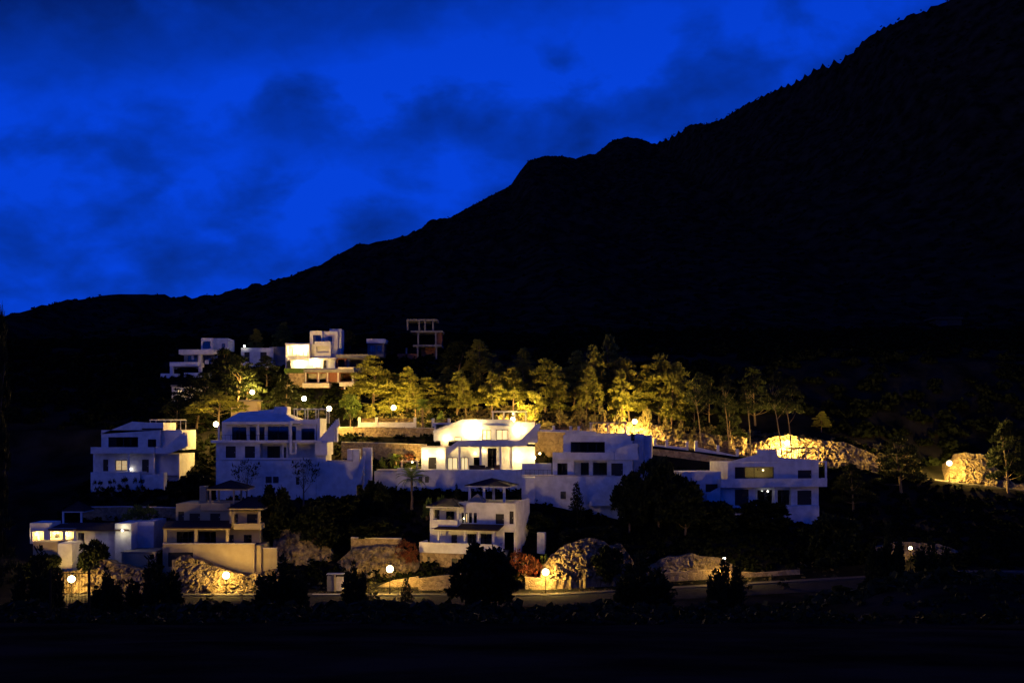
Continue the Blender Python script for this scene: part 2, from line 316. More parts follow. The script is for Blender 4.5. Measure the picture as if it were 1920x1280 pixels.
# ------------------------------------------------------------------ buildings: a facade frame whose elements are measured on the picture plane of that facade
class House:
    def __init__(s, name, label, cat, pxc, d, pyb, rot=0.0, group=None):
        s.O = (X(pxc, d), d); s.th = math.radians(rot); s.zb = Z(pyb, d)
        s.U = (math.cos(s.th), math.sin(s.th)); s.W = (-math.sin(s.th), math.cos(s.th))
        s.root = thing(name, label, cat, (s.O[0], s.O[1], s.zb), s.th, group)
    def uz(s, px, py, w=0.0):
        a = (px - 960.0) / F
        t = (w + s.O[0] * s.W[0] + s.O[1] * s.W[1]) / (a * s.W[0] + s.W[1])
        p = (t * a, t)
        return (p[0] - s.O[0]) * s.U[0] + (p[1] - s.O[1]) * s.U[1], CZ + t * (HZ - py) / F - s.zb
    def rect(s, x0, x1, y0, y1, w):
        m_ = (x0 + x1) / 2
        return s.uz(x0, y0, w)[0], s.uz(x1, y0, w)[0], s.uz(m_, y1, w)[1], s.uz(m_, y0, w)[1]     # u0,u1,z0,z1
    def blk(s, part, x0, x1, y0, y1, w0, w1, m='plaster', ext=0.0, parent=None, label=None):
        u0, u1, z0, z1 = s.rect(x0, x1, y0, y1, w0)
        o = MB().box(u0, u1, w0, w1, z0 - ext, z1).build(part, m, parent or s.root)
        if label: o['label'] = label
        return o
    def prism(s, part, pts, w0, w1, m='plaster', parent=None):
        return MB().prism([s.uz(px, py, w0) for px, py in pts], w0, w1).build(part, m, parent or s.root)
    def facade(s, part, x0, x1, y0, y1, w, ops=(), th=0.3, m='plaster', ext=0.0):
        """a wall with real openings; ops: (x0,x1,y0,y1,kind,n)"""
        u0, u1, z0, z1 = s.rect(x0, x1, y0, y1, w); z0 -= ext
        R = []
        for o in ops:
            a = s.rect(o[0], o[1], o[2], o[3], w); R.append((max(a[0], u0 + .02), min(a[1], u1 - .02), max(a[2], z0), min(a[3], z1 - .02)))
        us = sorted({u0, u1} | {r[0] for r in R} | {r[1] for r in R}); zs = sorted({z0, z1} | {r[2] for r in R} | {r[3] for r in R})
        b = MB(); nu, nz = len(us) - 1, len(zs) - 1
        def solid(i, j):
            if i < 0 or j < 0 or i >= nu or j >= nz: return False
            cu, cz_ = (us[i] + us[i + 1]) / 2, (zs[j] + zs[j + 1]) / 2
            return not any(r[0] < cu < r[1] and r[2] < cz_ < r[3] for r in R)
        def Q(*p): k = len(b.v); b.v.extend(p); b.f.append((k, k + 1, k + 2, k + 3))
        w1 = w + th
        for i in range(nu):
            for j in range(nz):
                if not solid(i, j): continue
                a, c, e_, g = us[i], us[i + 1], zs[j], zs[j + 1]
                Q((a, w, e_), (c, w, e_), (c, w, g), (a, w, g)); Q((c, w1, e_), (a, w1, e_), (a, w1, g), (c, w1, g))
                if not solid(i - 1, j): Q((a, w1, e_), (a, w, e_), (a, w, g), (a, w1, g))
                if not solid(i + 1, j): Q((c, w, e_), (c, w1, e_), (c, w1, g), (c, w, g))
                if not solid(i, j - 1): Q((a, w1, e_), (c, w1, e_), (c, w, e_), (a, w, e_))
                if not solid(i, j + 1): Q((a, w, g), (c, w, g), (c, w1, g), (a, w1, g))
        f = b.build(part, m, s.root)
        for o, r in zip(ops, R):
            k = o[4] if len(o) > 4 else 'w'; n = o[5] if len(o) > 5 else 2
            if k != 'o': s.opening(r, w + 0.12, k, n)
        return f
    def opening(s, r, w, k='w', n=2):
        u0, u1, z0, z1 = r; fw = 0.12 if k in 'lL' else 0.08
        u0 += .004; u1 -= .004; z0 += .004; z1 -= .004
        if k == 'd':
            o = MB().box(u0, u1, w, w + 0.06, z0, z1).build('door', 'dark_door', s.root)
            MB().box(u1 - 0.2, u1 - 0.14, w - 0.05, w, (z0 + z1) / 2 - 0.15, (z0 + z1) / 2 + .05).build('handle', 'coping', o); return
        b = MB().box(u0, u1, w, w + .08, z0, z0 + fw).box(u0, u1, w, w + .08, z1 - fw, z1)
        cw = (u1 - u0) / n
        for i in range(n + 1):
            c = u0 + cw * i; a0 = max(u0, c - fw / 2) if i else u0; a1 = a0 + fw if i < n else u1
            if i == n: a0 = u1 - fw
            b.box(a0, a1, w + .001, w + .079, z0 + fw, z1 - fw)
        wn = b.build('window', 'frame_dark', s.root)
        pm = {'w': 'glass', 'l': 'lit_pane', 'L': 'lit_pane_bright'}[k]
        for i in range(n):
            MB().box(u0 + cw * i + fw * .5, u0 + cw * (i + 1) - fw * .5, w + .03, w + .045, z0 + fw * .6, z1 - fw * .6).build('pane', pm, wn)
        if k == 'w' and (u1 - u0) > 1.2:      # a curtain drawn to one side behind the glass
            cwid = (u1 - u0) * random.uniform(.14, .3); side = random.random() < .5
            a0 = u0 + .05 if side else u1 - .05 - cwid
            pts = []; nn = 10; cb = MB()
            for i in range(nn):
                cb.box(a0 + cwid * i / nn, a0 + cwid * (i + 1) / nn, w + .28 + .04 * (i % 2), w + .31 + .04 * (i % 2), z0 + .02, z1 - .02)
            cb.build('curtain', 'curtain', wn)
    def shell(s, x0, x1, y0, y1, w0, w1, m='plaster', ext=0.0, roof=True, ref=None):
        u0, u1, z0, z1 = s.rect(x0, x1, y0, y1, w0 if ref is None else ref); z0 -= ext; t = .28
        MB().box(u0, u0 + t, w0, w1, z0, z1).build('side_wall', m, s.root); MB().box(u1 - t, u1, w0, w1, z0, z1).build('side_wall', m, s.root)
        MB().box(u0 + t, u1 - t, w1 - t, w1, z0, z1).build('back_wall', m, s.root)
        if roof: MB().box(u0 + t, u1 - t, w0, w1 - t, z1 - .32, z1 - .05).build('roof', m, s.root)
        MB().box(u0 + t, u1 - t, w0 + .02, w1 - t, z0 + .0, z0 + .15).build('floor', 'concrete', s.root)
    def balcony(s, x0, x1, y0, y1, w0, w1, m='plaster', part='balcony'):
        u0, u1, z0, z1 = s.rect(x0, x1, y0, y1, w0); t = .18
        b = MB().box(u0, u1, w0, w0 + t, z0, z1).box(u0, u0 + t, w0 + t, w1 - .01, z0, z1).box(u1 - t, u1, w0 + t, w1 - .01, z0, z1).box(u0 + t, u1 - t, w0 + t, w1 - .01, z0 + .003, z0 + .22)
        return b.build(part, m, s.root)
    def slab(s, part, x0, x1, y0, y1, w0, w1, m='plaster'): return s.blk(part, x0, x1, y0, y1, w0, w1, m)
    def column(s, px, y0, y1, w, wid=.3, m='plaster', ext=0.0, part='column'):
        u, z1 = s.uz(px, y0, w); z0 = s.uz(px, y1, w)[1] - ext
        return MB().box(u - wid / 2, u + wid / 2, w, w + wid, z0, z1).build(part, m, s.root)
    def hip(s, x0, x1, yt, ye, w0, w1, m='roof_tile', ridge=0.0, fascia=.2, part='roof', fm='plaster'):
        """hipped roof: eaves row ye, ridge row yt, eaves between planes w0 and w1"""
        u0, u1, z0, _ = s.rect(x0, x1, ye, ye, w0); wm = (w0 + w1) / 2; zt = s.uz((x0 + x1) / 2, yt, wm)[1]
        um = (u0 + u1) / 2; r = ridge * (u1 - u0) / 2; b = MB()
        b.v = [(u0, w0, z0), (u1, w0, z0), (u1, w1, z0), (u0, w1, z0), (um - r, wm, zt), (um + r, wm, zt)]
        b.f = [(0, 1, 5, 4), (1, 2, 5), (2, 3, 4, 5), (3, 0, 4), (3, 2, 1, 0)]
        o = b.build(part, m, s.root)
        MB().box(u0 + .12, u1 - .12, w0 + .12, w1 - .12, z0 - fascia, z0 - .004).build('fascia', fm, o)
        cap = MB()
        for c in b.v[:4]: cap.tube([Vector(c) + Vector((0, 0, .02)), Vector(b.v[4] if c[0] < um else b.v[5]) + Vector((0, 0, .03))], [.09, .09], 5)
        cap.build('ridge_tile', m, o)
        return o
    def pent(s, x0, x1, yt, ye, w0, w1, m='roof_tile', part='roof', xt0=None, xt1=None):
        """lean-to roof: eaves at plane w0 row ye, top at plane w1 row yt"""
        u0, u1, z0, _ = s.rect(x0, x1, ye, ye, w0); t0, t1, zt, _ = s.rect(xt0 or x0, xt1 or x1, yt, yt, w1); h = .18
        b = MB().quadbox([(u0, w0, z0 - h), (u1, w0, z0 - h), (t1, w1, zt - h), (t0, w1, zt - h), (u0, w0, z0), (u1, w0, z0), (t1, w1, zt), (t0, w1, zt)])
        return b.build(part, m, s.root)
    def pergola(s, x0, x1, yt, yb, w0, w1, n=3, m='plaster', slat=7, th=.14, cover=None):
        u0, u1, z0, z1 = s.rect(x0, x1, yt, yb, w0); z0 -= .6
        for i in range(n):
            for ww in (w0, w1 - th):
                u = u0 + (u1 - u0 - th) * i / (n - 1); MB().box(u, u + th, ww, ww + th, z0, z1 - th - .002).build('post', m, s.root)
        for ww in (w0, w1 - th): MB().box(u0 - .15, u1 + .15, ww, ww + th, z1 - th, z1).build('beam', m, s.root)
        if cover: MB().box(u0 - .1, u1 + .1, w0 - .2, w1 + .2, z1 + .004, z1 + .08).build('awning', cover, s.root)
        else:
            for i in range(slat):
                u = u0 + (u1 - u0 - .08) * i / (slat - 1); MB().box(u, u + .08, w0 - .2, w1 + .2, z1 + .003, z1 + .1).build('slat', m, s.root)
    def railing(s, x0, x1, y0, y1, w, n=8, m='metal_dark'):
        u0, u1, z0, z1 = s.rect(x0, x1, y0, y1, w)
        r = MB().box(u0, u1, w, w + .05, z1 - .05, z1).build('railing', m, s.root)
        for i in range(n):
            u = u0 + (u1 - u0 - .04) * i / (n - 1); MB().box(u, u + .04, w + .004, w + .045, z0, z1 - .051).build('baluster', m, r)
    def lamp(s, px, py, w, power, r=.16, m='globe', lr=.2, colr=(1.0, .68, .22), off=.35):
        """wall lamp in front of plane w"""
        u, z = s.uz(px, py, w)
        h = MB().box(u - .08, u + .08, w - .1, w - .004, z - .15, z + .15).box(u - .03, u + .03, w - off, w - .1, z - .03, z + .03).build('wall_lamp', 'frame_dark', s.root)
        MB().sphere((u, w - off, z), r).build('lamp_globe', m, h, True)
        if power: point('lamp_light', s.root, (u, w - off, z), power, colr, r + .05)
    def stair(s, pts, w0, w1, m='coping', n=10, flip=False):
        """flight of steps along the facade between two points (px,py), with treads as steps"""
        (xa, ya), (xb, yb) = pts; b = MB(); ua, za_ = s.uz(xa, ya, w0); ub, zb_ = s.uz(xb, yb, w0)
        for i in range(n):
            z = za_ + (zb_ - za_) * (i + 1) / n; u_0 = ua + (ub - ua) * i / n; u_1 = ua + (ub - ua) * (i + 1) / n
            b.box(u_0, u_1, w0, w1, min(za_, zb_) - .3, z)
        return b.build('stair', m, s.root)

# --- villa at the far left of the second row
h = House('villa', 'white two-storey villa with slanting gable parapet, leftmost of the upper white villas', 'house', 250, 178, 912)
h.facade('facade', 190, 300, 806, 838, 0, [(203, 259, 819, 838, 'w', 4), (277, 293, 823, 838, 'w', 2)], ext=.3)
h.prism('gable', [(188, 813.5), (248, 790), (306, 794), (306, 805.8), (188, 805.8)][:4] + [(306, 805.9), (300, 805.9), (190, 813.4)], 0.0, .3)
h.shell(190, 300, 806, 838, .3, 9, ext=.3)
h.blk('roof_block', 248, 306, 792, 806, .32, 7)
h.facade('wing_facade', 301, 341, 806, 840, .8, [], ext=.3); h.shell(301, 341, 806, 840, 1.1, 9, ext=.3)
h.balcony(170, 289, 838, 850, -2.4, 0)
h.prism('stair_parapet', [(289.5, 838.5), (315, 838.5), (350, 813), (352, 836), (318, 850), (289.5, 850)], -2.2, -1.95)
h.stair([(312, 838), (346, 810)], -1.9, -.7, 'plaster')
h.facade('lower_facade', 178, 290, 850, 886, 0.01, [(193, 203, 861, 883, 'd'), (216, 239, 862, 882, 'l', 2), (266, 279, 861, 885, 'd')], ext=.6, m='plaster')
h.shell(178, 336, 850.5, 886, .32, 9, ext=.6)
h.facade('wing_lower_wall', 290.5, 336, 851, 886, .9, [], ext=1.5)
for p in (176, 241, 287): h.column(p, 850.3, 886, -2.2, .25, ext=.2)
h.blk('terrace_wall', 170, 262, 885, 905, -3.4, .0, ext=3.0)
h.blk('lower_terrace_wall', 262.4, 301, 890, 917, -3.0, .0, ext=3.0)
h.blk('terrace_pillar', 300, 307, 886, 908, -3.2, -1.5, ext=3.0)
h.pergola(281, 339, 787, 806, 3.0, 6.0, 3, 'coping', 6, .1)
h.blk('awning', 266, 305, 802.5, 805, -.3, -.05, 'shade_cloth')
h.lamp(246, 879, -.2, 14, .16, 'globe_white', colr=(1, .9, .8), off=.1)

# --- large villa with long verandas
h = House('villa', 'wide white villa with two veranda floors and a bluish hipped roof', 'house', 500, 173, 910)
h.facade('upper_facade', 416, 592.5, 795, 825, 0, [(435, 462, 800, 825, 'w', 2), (468, 480, 800, 825, 'w', 1), (485, 496, 800, 825, 'w', 1), (502, 541, 799, 825, 'w', 2), (547, 555, 799, 825, 'w', 1), (565, 590, 803, 825, 'w', 2)], ext=.2)
h.shell(416, 592.5, 795, 825, .3, 9.5, ext=.2)
h.slab('floor_slab', 395, 603, 825, 830, -2.2, 6)
h.blk('eave_beam', 416, 543, 790.5, 795, -2.2, .3)
h.blk('eave_beam', 563.5, 594, 786, 795, -.35, .6)
u0, u1, z0, _ = h.rect(416, 594, 790.3, 790.3, -2.2)
b = MB(); za1 = h.uz(480, 771, 4)[1]
b.v = [(u0, -2.2, z0), (u1 - 3.2, -2.2, z0), (u1 - 3.2, 8.5, z0), (u0, 8.5, z0), (h.uz(445, 778, 3)[0], 4.2, za1 - .2), (h.uz(516, 768, 3)[0], 4.2, za1 + .45)]
b.f = [(0, 1, 5, 4), (1, 2, 5), (2, 3, 4, 5), (3, 0, 4), (3, 2, 1, 0)]; b.build('roof', 'plaster', h.root)
h.blk('roof_tower', 514, 538, 762, 786, 2.0, 5.0)
h.blk('column', 408.5, 411.5, 795.2, 825, -2.1, -1.8); h.blk('column', 482.3, 485.7, 794.8, 825, -2.1, -1.75)
h.blk('frame_post', 543, 547, 788.5, 848, -2.5, -2.2); h.blk('frame_beam', 547.2, 563, 788.5, 794, -2.5, -2.2); h.blk('frame_post', 553, 556, 830.2, 848, -2.5, -2.2); h.blk('frame_sill', 543, 556, 848.2, 850.2, -2.5, -2.1)
h.railing(412, 543, 815, 825, -2.15, 14)
h.facade('lower_facade', 405, 592, 830, 862, -1.4, [(423, 442, 836, 858, 'd'), (459, 478, 836, 858, 'd'), (487, 538, 832, 858, 'o'), (540, 590, 832, 858, 'o')], ext=.1)
h.facade('recess_wall', 484, 592, 830.3, 860, .9, [(501, 525, 836, 858, 'w', 2), (532, 536, 838, 858, 'd')], ext=.2)
h.shell(405, 592, 830.5, 862, 1.3, 9.5, ext=.1)
h.blk('recess_side_wall', 485, 487, 831, 860, -1.09, .89)
h.blk('recess_post', 529, 532, 831, 858.5, -1.3, -1.0)
h.blk('side_room', 590.5, 613, 829, 853, -1.9, 4); h.blk('side_room_base', 593, 611, 853.3, 864, -1.3, 4, ext=1.0)
h.blk('basement_wall', 405, 592.3, 862, 909, -1.4, 8, ext=2.5)
for r_ in ((498, 509, 893, 905), (512, 522, 893, 905)): h.opening(h.rect(*r_, -1.5), -1.5, 'w', 1)
h.opening(h.rect(555, 561, 894, 908, -1.47), -1.47, 'd')
h.blk('stair_wall', 594, 600, 784, 826, .0, 6)
h.prism('stair_parapet', [(601, 823), (635, 783.5), (637, 797), (627, 805), (627, 828), (601, 830)], -1.6, -1.3)
h.stair([(598, 825), (632, 786)], -1.28, .0, 'plaster', 12)
h.blk('terrace_wall', 592.8, 668, 865, 911, -1.5, -.9, ext=2.5); h.blk('coping_strip', 612, 661, 862.6, 864.8, -1.6, -.85, 'coping')
h.blk('terrace_block', 651, 661, 842, 862, -1.2, 2.0)
h.blk('lit_pillar', 662, 673, 842, 882, -1.7, .6); h.blk('stair_wall', 680, 697, 838.5, 905, -.2, .6, ext=2)
h.stair([(668, 905), (682, 846)], -1.2, -.25, 'coping', 12); h.prism('stair_parapet', [(668, 880), (684, 846), (684, 860), (676, 905), (668, 910)], -1.5, -1.22)
h.pergola(551, 613, 766, 787, 3.5, 6.0, 4, 'plaster', 6, .12)

# --- floodlit villa in the middle
h = House('villa', 'brightly floodlit white villa with pool terrace and roof pergola', 'house', 900, 180, 922)
h.facade('upper_facade', 868, 975, 790, 826, 0, [(904, 921, 806, 825, 'L', 2), (930, 953, 805, 825, 'L', 2)], ext=.2)
h.prism('gable_wall', [(813, 809), (868, 787), (868, 826), (813, 826)], .02, .4)
h.prism('sloping_eave', [(812, 811), (812, 807), (868, 785.5), (868, 789.6)], -.35, .018)
h.blk('parapet', 868.5, 962, 786, 790, -.1, .4); h.blk('lintel', 901, 955, 797, 799, -.35, -.005)
h.shell(814, 975, 792, 826, .42, 9, ext=.2)
h.opening(h.rect(852, 866, 819, 826, -.08), -.08, 'L', 1)
h.facade('wing_facade', 975.5, 1003, 791, 830, .5, [], ext=.2); h.shell(975.5, 1003, 791, 830, .8, 8, ext=.2)
h.balcony(860, 975, 825, 836, -2.0, -.01)
h.prism('stair_parapet', [(975.3, 825), (1012, 792), (1014, 800), (986, 836), (975.3, 836)], -2.0, -1.75)
h.prism('sloping_parapet', [(859.8, 825), (859.8, 836), (842, 850), (835, 850), (842, 838)], -2.0, -1.75)
h.stair([(975, 826), (1008, 794)], -1.7, -.5, 'plaster', 12)
h.facade('lower_facade', 835, 960, 837, 881, .6, [(839, 858, 857, 881, 'L', 2), (864, 878, 857, 881, 'L', 2), (888, 900, 857, 881, 'w', 1), (914, 931, 840, 878, 'w', 2)], ext=.4)
h.shell(835, 1003, 837, 881, .92, 9, ext=.4)
h.blk('side_room', 960.5, 1003, 837, 900, .2, .9, ext=1)
for p in (861.5, 901, 938): h.column(p, 836.3, 881, -1.8, .35, ext=.3)
h.facade('left_wing_facade', 790, 835, 839, 881, -.6, [(803, 818, 857, 881, 'd')], ext=.5); h.shell(790, 835, 839, 881, -.3, 6, ext=.5)
h.blk('wing_coping', 788, 836, 837, 838.8, -.8, 6.1, 'coping'); h.blk('chimney', 826, 840, 826, 837, -.2, 1.2, 'coping')
h.blk('pool_wall', 772, 985, 880, 928, -5.0, -4.5, ext=3); h.blk('pool_deck', 772.5, 985, 881, 884, -4.48, .5, 'coping')
h.blk('low_wall', 702, 771.5, 883, 908, -4.2, -3.7, ext=3); h.blk('garden_roof', 706, 745, 880, 882.5, -4.3, -2, 'coping')
h.blk('return_wall', 745, 771.5, 877, 900, -5.1, -4.22, ext=3)
for r_ in ((785, 792, 893, 904), (797, 804, 893, 904)): h.opening(h.rect(*r_, -5.12), -5.12, 'w', 1)
h.blk('right_terrace_wall', 978, 1034, 868, 888, -2.5, -2.1, ext=1)
h.pergola(923, 987, 770.5, 791, 3.0, 6.0, 4, 'plaster', 8, .16)
h.lamp(886, 806, 0, 9000, .34, 'globe', off=1.1); h.lamp(973, 806, .5, 4500, .3, 'globe', off=.9); h.lamp(838, 822, .02, 900, .14, 'globe', off=.6); h.lamp(962, 776, 3.0, 500, .12, 'globe', off=1.2)  # gable lamp and pergola lamp are added to brighten those fronts
h.lamp(797, 852, -.6, 1600, .3, 'globe', off=.6); h.lamp(826, 852, -.6, 1600, .3, 'globe', off=.5)
h.lamp(970, 855, .2, 4200, .4, 'globe', off=.6); h.lamp(1001, 857, .2, 3000, .3, 'globe', off=1.2, colr=WARM); h.lamp(891, 850, .6, 130, .14, 'globe'); h.lamp(908, 846, .6, 130, .12, 'globe')  # corner lamp added beside the big one to light the stone wall behind
h.pergola(752, 782, 864, 880, -3.5, -1.5, 2, 'coping', 4, .1)

# --- villa right of the floodlit one
h = House('villa', 'white stepped villa with dark roof awning, right of the floodlit villa', 'house', 1110, 172, 938, -9)
h.facade('upper_facade', 1056, 1186, 815, 849, 0, [(1070, 1134, 828, 848, 'w', 4)], ext=.3)
h.prism('gable', [(1056, 814.8), (1056, 819), (1060, 814.8)], 0, .3)
h.prism('gable', [(1058, 814.7), (1076, 812.5), (1090, 807), (1118, 809), (1118, 812), (1176, 812), (1176, 814.7)], 0, .35)
h.shell(1056, 1186, 815, 849, .36, 10, ext=.3)
h.blk('rear_wing', 1188, 1207, 813, 900, 2.0, 9, ext=2); h.blk('stair_tower', 1208, 1222, 816, 900, 3.5, 9, ext=2)
h.opening(h.rect(1192, 1197, 832, 850, 1.93), 1.93, 'w', 1); h.opening(h.rect(1183, 1190, 813.5, 826, -.12), -.12, 'd')
h.balcony(1036, 1152, 848, 862, -2.0, 0)
h.prism('stair_parapet', [(1152.3, 848), (1160, 840), (1185, 831), (1196, 831), (1196, 862), (1152.3, 862)], -2.0, -1.7)
h.stair([(1150, 849), (1184, 832)], -1.68, -.4, 'plaster', 8)
h.facade('lower_facade', 1036, 1186, 862, 893, -1.6, [(1045, 1064, 868, 892, 'w', 2), (1076, 1106, 863, 892, 'o'), (1110, 1140, 863, 892, 'o'), (1146, 1168, 868, 892, 'd')], ext=.2)
h.facade('recess_wall', 1070, 1146, 862.5, 893, .6, [(1089, 1104, 867, 892, 'w', 2), (1112, 1138, 867, 892, 'w', 2)], ext=.3)
h.shell(1036, 1186, 862.3, 893, 1.0, 10, ext=.2)
h.blk('terrace_wall', 1003, 1186, 892.5, 940, -2.6, 3, ext=3)
h.blk('terrace_wing', 978, 1002.5, 895, 939, -2.9, 2, ext=3)
h.blk('terrace_coping', 976, 1152, 890.5, 892.3, -2.75, -1.7, 'coping')
h.railing(969, 1035, 880, 890.3, -2.6, 9)
h.opening(h.rect(1051, 1061, 921, 935, -2.75), -2.75, 'w', 1)
h.stair([(1105, 938), (1172, 893)], -4.1, -2.65, 'plaster', 16)
h.prism('stair_parapet', [(1105, 932), (1168, 889), (1186, 889), (1186, 948), (1105, 948)], -4.3, -4.12)
h.pergola(1106, 1172, 791.5, 815, 2.5, 6.5, 3, 'plaster', 6, .12, cover='shade_cloth')

# --- villa at the right end
h = House('villa', 'blue-lit white villa with stepped central chimney gable, rightmost of the row', 'house', 1440, 176, 950, 10)
h.facade('upper_facade', 1365, 1535, 866.5, 897, 0, [(1378, 1451, 875, 896.5, 'w', 2), (1496, 1522, 881, 897, 'd')], ext=.3)
h.prism('gable', [(1364, 866.3), (1420, 852), (1421, 843), (1456, 843), (1459, 857), (1535, 862), (1535, 866.3)], -.04, .35)
h.shell(1365, 1535, 866.5, 897, .36, 9, ext=.3)
h.balcony(1352, 1551, 897, 913, -1.8, 0)
h.facade('lower_facade', 1352, 1535, 913.2, 947, -.6, [(1378, 1404, 917, 947, 'd'), (1416, 1452, 914, 947, 'o'), (1456, 1483, 914, 947, 'o'), (1495, 1522, 919, 946, 'd')], ext=.6)
h.facade('recess_wall', 1406, 1488, 913.5, 947, 1.2, [(1420, 1448, 918, 946, 'w', 2), (1458, 1480, 918, 946, 'w', 2)], ext=.6)
h.shell(1352, 1535, 913.4, 947, 1.6, 9, ext=.6)
h.blk('foundation_wall', 1470, 1536, 948, 998, -1.5, 5, ext=2)
h.blk('foundation_wall', 1352, 1469.5, 949, 975, -1.2, 5, ext=2)
h.facade('garage_facade', 1279, 1351.5, 884, 940, -.3, [(1286, 1311, 907, 939, 'd'), (1323, 1350, 907, 922, 'd')], ext=2)
h.shell(1279, 1351.5, 884.2, 940, 0, 6, ext=2)
h.prism('stair_parapet', [(1325, 926), (1351, 912), (1351, 945), (1325, 945)], -1.4, -1.1)
h.blk('balcony_frame', 1547.5, 1550.5, 866, 897, -1.7, -1.5); h.blk('balcony_frame', 1535.5, 1550.5, 864, 866, -1.7, -1.5)
h.blk('chimney_coping', 1420, 1457, 841.5, 842.8, -.12, .5, 'coping')
h.pergola(1488, 1535, 840, 865, 2, 5, 3, 'coping', 5, .12, cover='shade_cloth')
h.lamp(1420, 880, 8.7, 260, .15, 'globe', colr=WARM, off=2.5); h.lamp(1435, 920, 1.2, 5, .13, 'globe_white', colr=(1, .95, .85), off=1.0)  # indoor lamp added to imitate warm reflections on the window strip

# --- lower row: villa with lit yellow terrace wall
h = House('villa', 'cream villa with tiled roofs, roof gazebo and lamp-lit yellow terrace wall', 'house', 400, 156, 1075)
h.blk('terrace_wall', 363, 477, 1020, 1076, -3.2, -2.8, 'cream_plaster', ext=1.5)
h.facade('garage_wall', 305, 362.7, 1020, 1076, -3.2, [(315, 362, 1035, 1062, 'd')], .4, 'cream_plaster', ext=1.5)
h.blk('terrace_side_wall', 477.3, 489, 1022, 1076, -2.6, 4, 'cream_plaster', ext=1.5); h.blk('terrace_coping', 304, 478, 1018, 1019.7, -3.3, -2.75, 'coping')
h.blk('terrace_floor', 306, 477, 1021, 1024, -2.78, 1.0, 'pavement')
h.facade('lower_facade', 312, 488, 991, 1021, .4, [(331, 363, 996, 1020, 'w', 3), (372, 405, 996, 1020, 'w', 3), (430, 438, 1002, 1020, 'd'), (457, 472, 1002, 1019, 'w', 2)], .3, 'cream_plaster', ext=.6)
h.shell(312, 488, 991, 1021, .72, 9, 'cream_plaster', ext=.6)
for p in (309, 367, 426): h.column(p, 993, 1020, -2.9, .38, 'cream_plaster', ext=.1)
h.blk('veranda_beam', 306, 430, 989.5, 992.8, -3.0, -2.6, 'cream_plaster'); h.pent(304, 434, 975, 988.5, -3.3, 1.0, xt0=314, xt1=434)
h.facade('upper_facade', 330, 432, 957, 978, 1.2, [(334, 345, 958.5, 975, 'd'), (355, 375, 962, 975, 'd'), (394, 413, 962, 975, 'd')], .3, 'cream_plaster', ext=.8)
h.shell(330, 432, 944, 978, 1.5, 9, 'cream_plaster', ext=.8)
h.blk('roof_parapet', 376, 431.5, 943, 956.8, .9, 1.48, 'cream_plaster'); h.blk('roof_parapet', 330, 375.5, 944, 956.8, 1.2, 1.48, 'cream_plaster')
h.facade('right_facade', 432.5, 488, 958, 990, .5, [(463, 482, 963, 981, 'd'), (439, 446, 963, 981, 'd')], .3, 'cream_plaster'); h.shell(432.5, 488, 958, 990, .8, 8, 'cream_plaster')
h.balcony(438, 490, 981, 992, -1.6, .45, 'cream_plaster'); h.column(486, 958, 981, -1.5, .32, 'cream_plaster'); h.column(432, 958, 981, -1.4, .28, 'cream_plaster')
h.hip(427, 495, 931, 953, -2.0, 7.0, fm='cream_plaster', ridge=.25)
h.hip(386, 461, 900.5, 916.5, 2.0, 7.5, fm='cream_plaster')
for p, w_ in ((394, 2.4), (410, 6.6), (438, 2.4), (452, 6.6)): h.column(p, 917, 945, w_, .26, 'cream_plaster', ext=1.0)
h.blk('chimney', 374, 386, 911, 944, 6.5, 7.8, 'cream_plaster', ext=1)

# --- lower row: blue-sided villa near the middle
h = House('villa', 'white tiled villa with stone base, deep-blue side wall and roof gazebo', 'house', 880, 158, 1085, -16)
h.facade('stone_base', 787, 930, 1038, 1086, -3.0, [(801, 806, 1043, 1055, 'd'), (847, 858, 1046, 1073, 'd')], .4, 'stone', ext=1.5)
h.blk('base_side', 920, 931, 1040, 1086, -2.6, 5, 'plaster', ext=1.5)
h.balcony(786, 932, 1018, 1037.5, -3.1, .2)
h.facade('lower_facade', 806, 945, 993, 1020, .5, [(846, 857, 1002, 1020, 'd'), (876, 893, 1000, 1020, 'w', 2), (901, 922, 1000, 1020, 'w', 2)], ext=.5)
for p in (822, 871, 897, 925): h.column(p, 995.5, 1020, -2.0, .3, ext=.1)
h.blk('veranda_beam', 816, 930, 992.5, 995.3, -2.1, -1.7); h.pent(814, 934, 981, 991.5, -2.4, 1.0, xt0=837, xt1=945)
h.facade('upper_facade', 860, 966, 942, 984, .8, [(865, 870, 961, 980, 'w', 1), (872, 877, 961, 980, 'l', 1), (879, 885, 961, 980, 'w', 1), (888, 894, 961, 980, 'w', 1), (929, 945, 963, 982, 'd'), (955, 963, 958, 982, 'd')], ext=1.0)
u1 = h.uz(966, 960, .8)[0]; zt = h.uz(966, 941, .8)[1]; zb = h.uz(966, 1030, .8)[1]
MB().box(u1 - .3, u1, 1.105, 9.5, zb - 2, zt).build('side_wall', 'plaster', h.root)
u2 = h.uz(806, 990, .8)[0]; MB().box(u2, u2 + .3, .85, 8, zb - 2, h.uz(806, 953, .8)[1]).build('side_wall', 'plaster', h.root)
MB().box(u2 + .3, u1 - .3, 9.2, 9.5, zb - 2, zt - .6).build('back_wall', 'plaster', h.root); MB().box(u2 + 4.8, u1 - .3, 1.105, 9.2, zt - .5, zt - .25).build('roof', 'concrete', h.root)
h.facade('left_facade', 806, 860, 953, 984, 1.6, [(815, 824, 955, 974, 'd'), (836, 852, 958, 978, 'w', 2)], ext=.6)
h.balcony(806, 858, 974, 990, -1.2, 1.5); h.column(811, 953, 975, -1.1, .3); h.column(858, 950, 980, -.9, .28)
h.hip(797, 862, 934, 949.5, -1.7, 5, ridge=.2)
h.hip(871, 956, 896.5, 911, 3.0, 8.0)
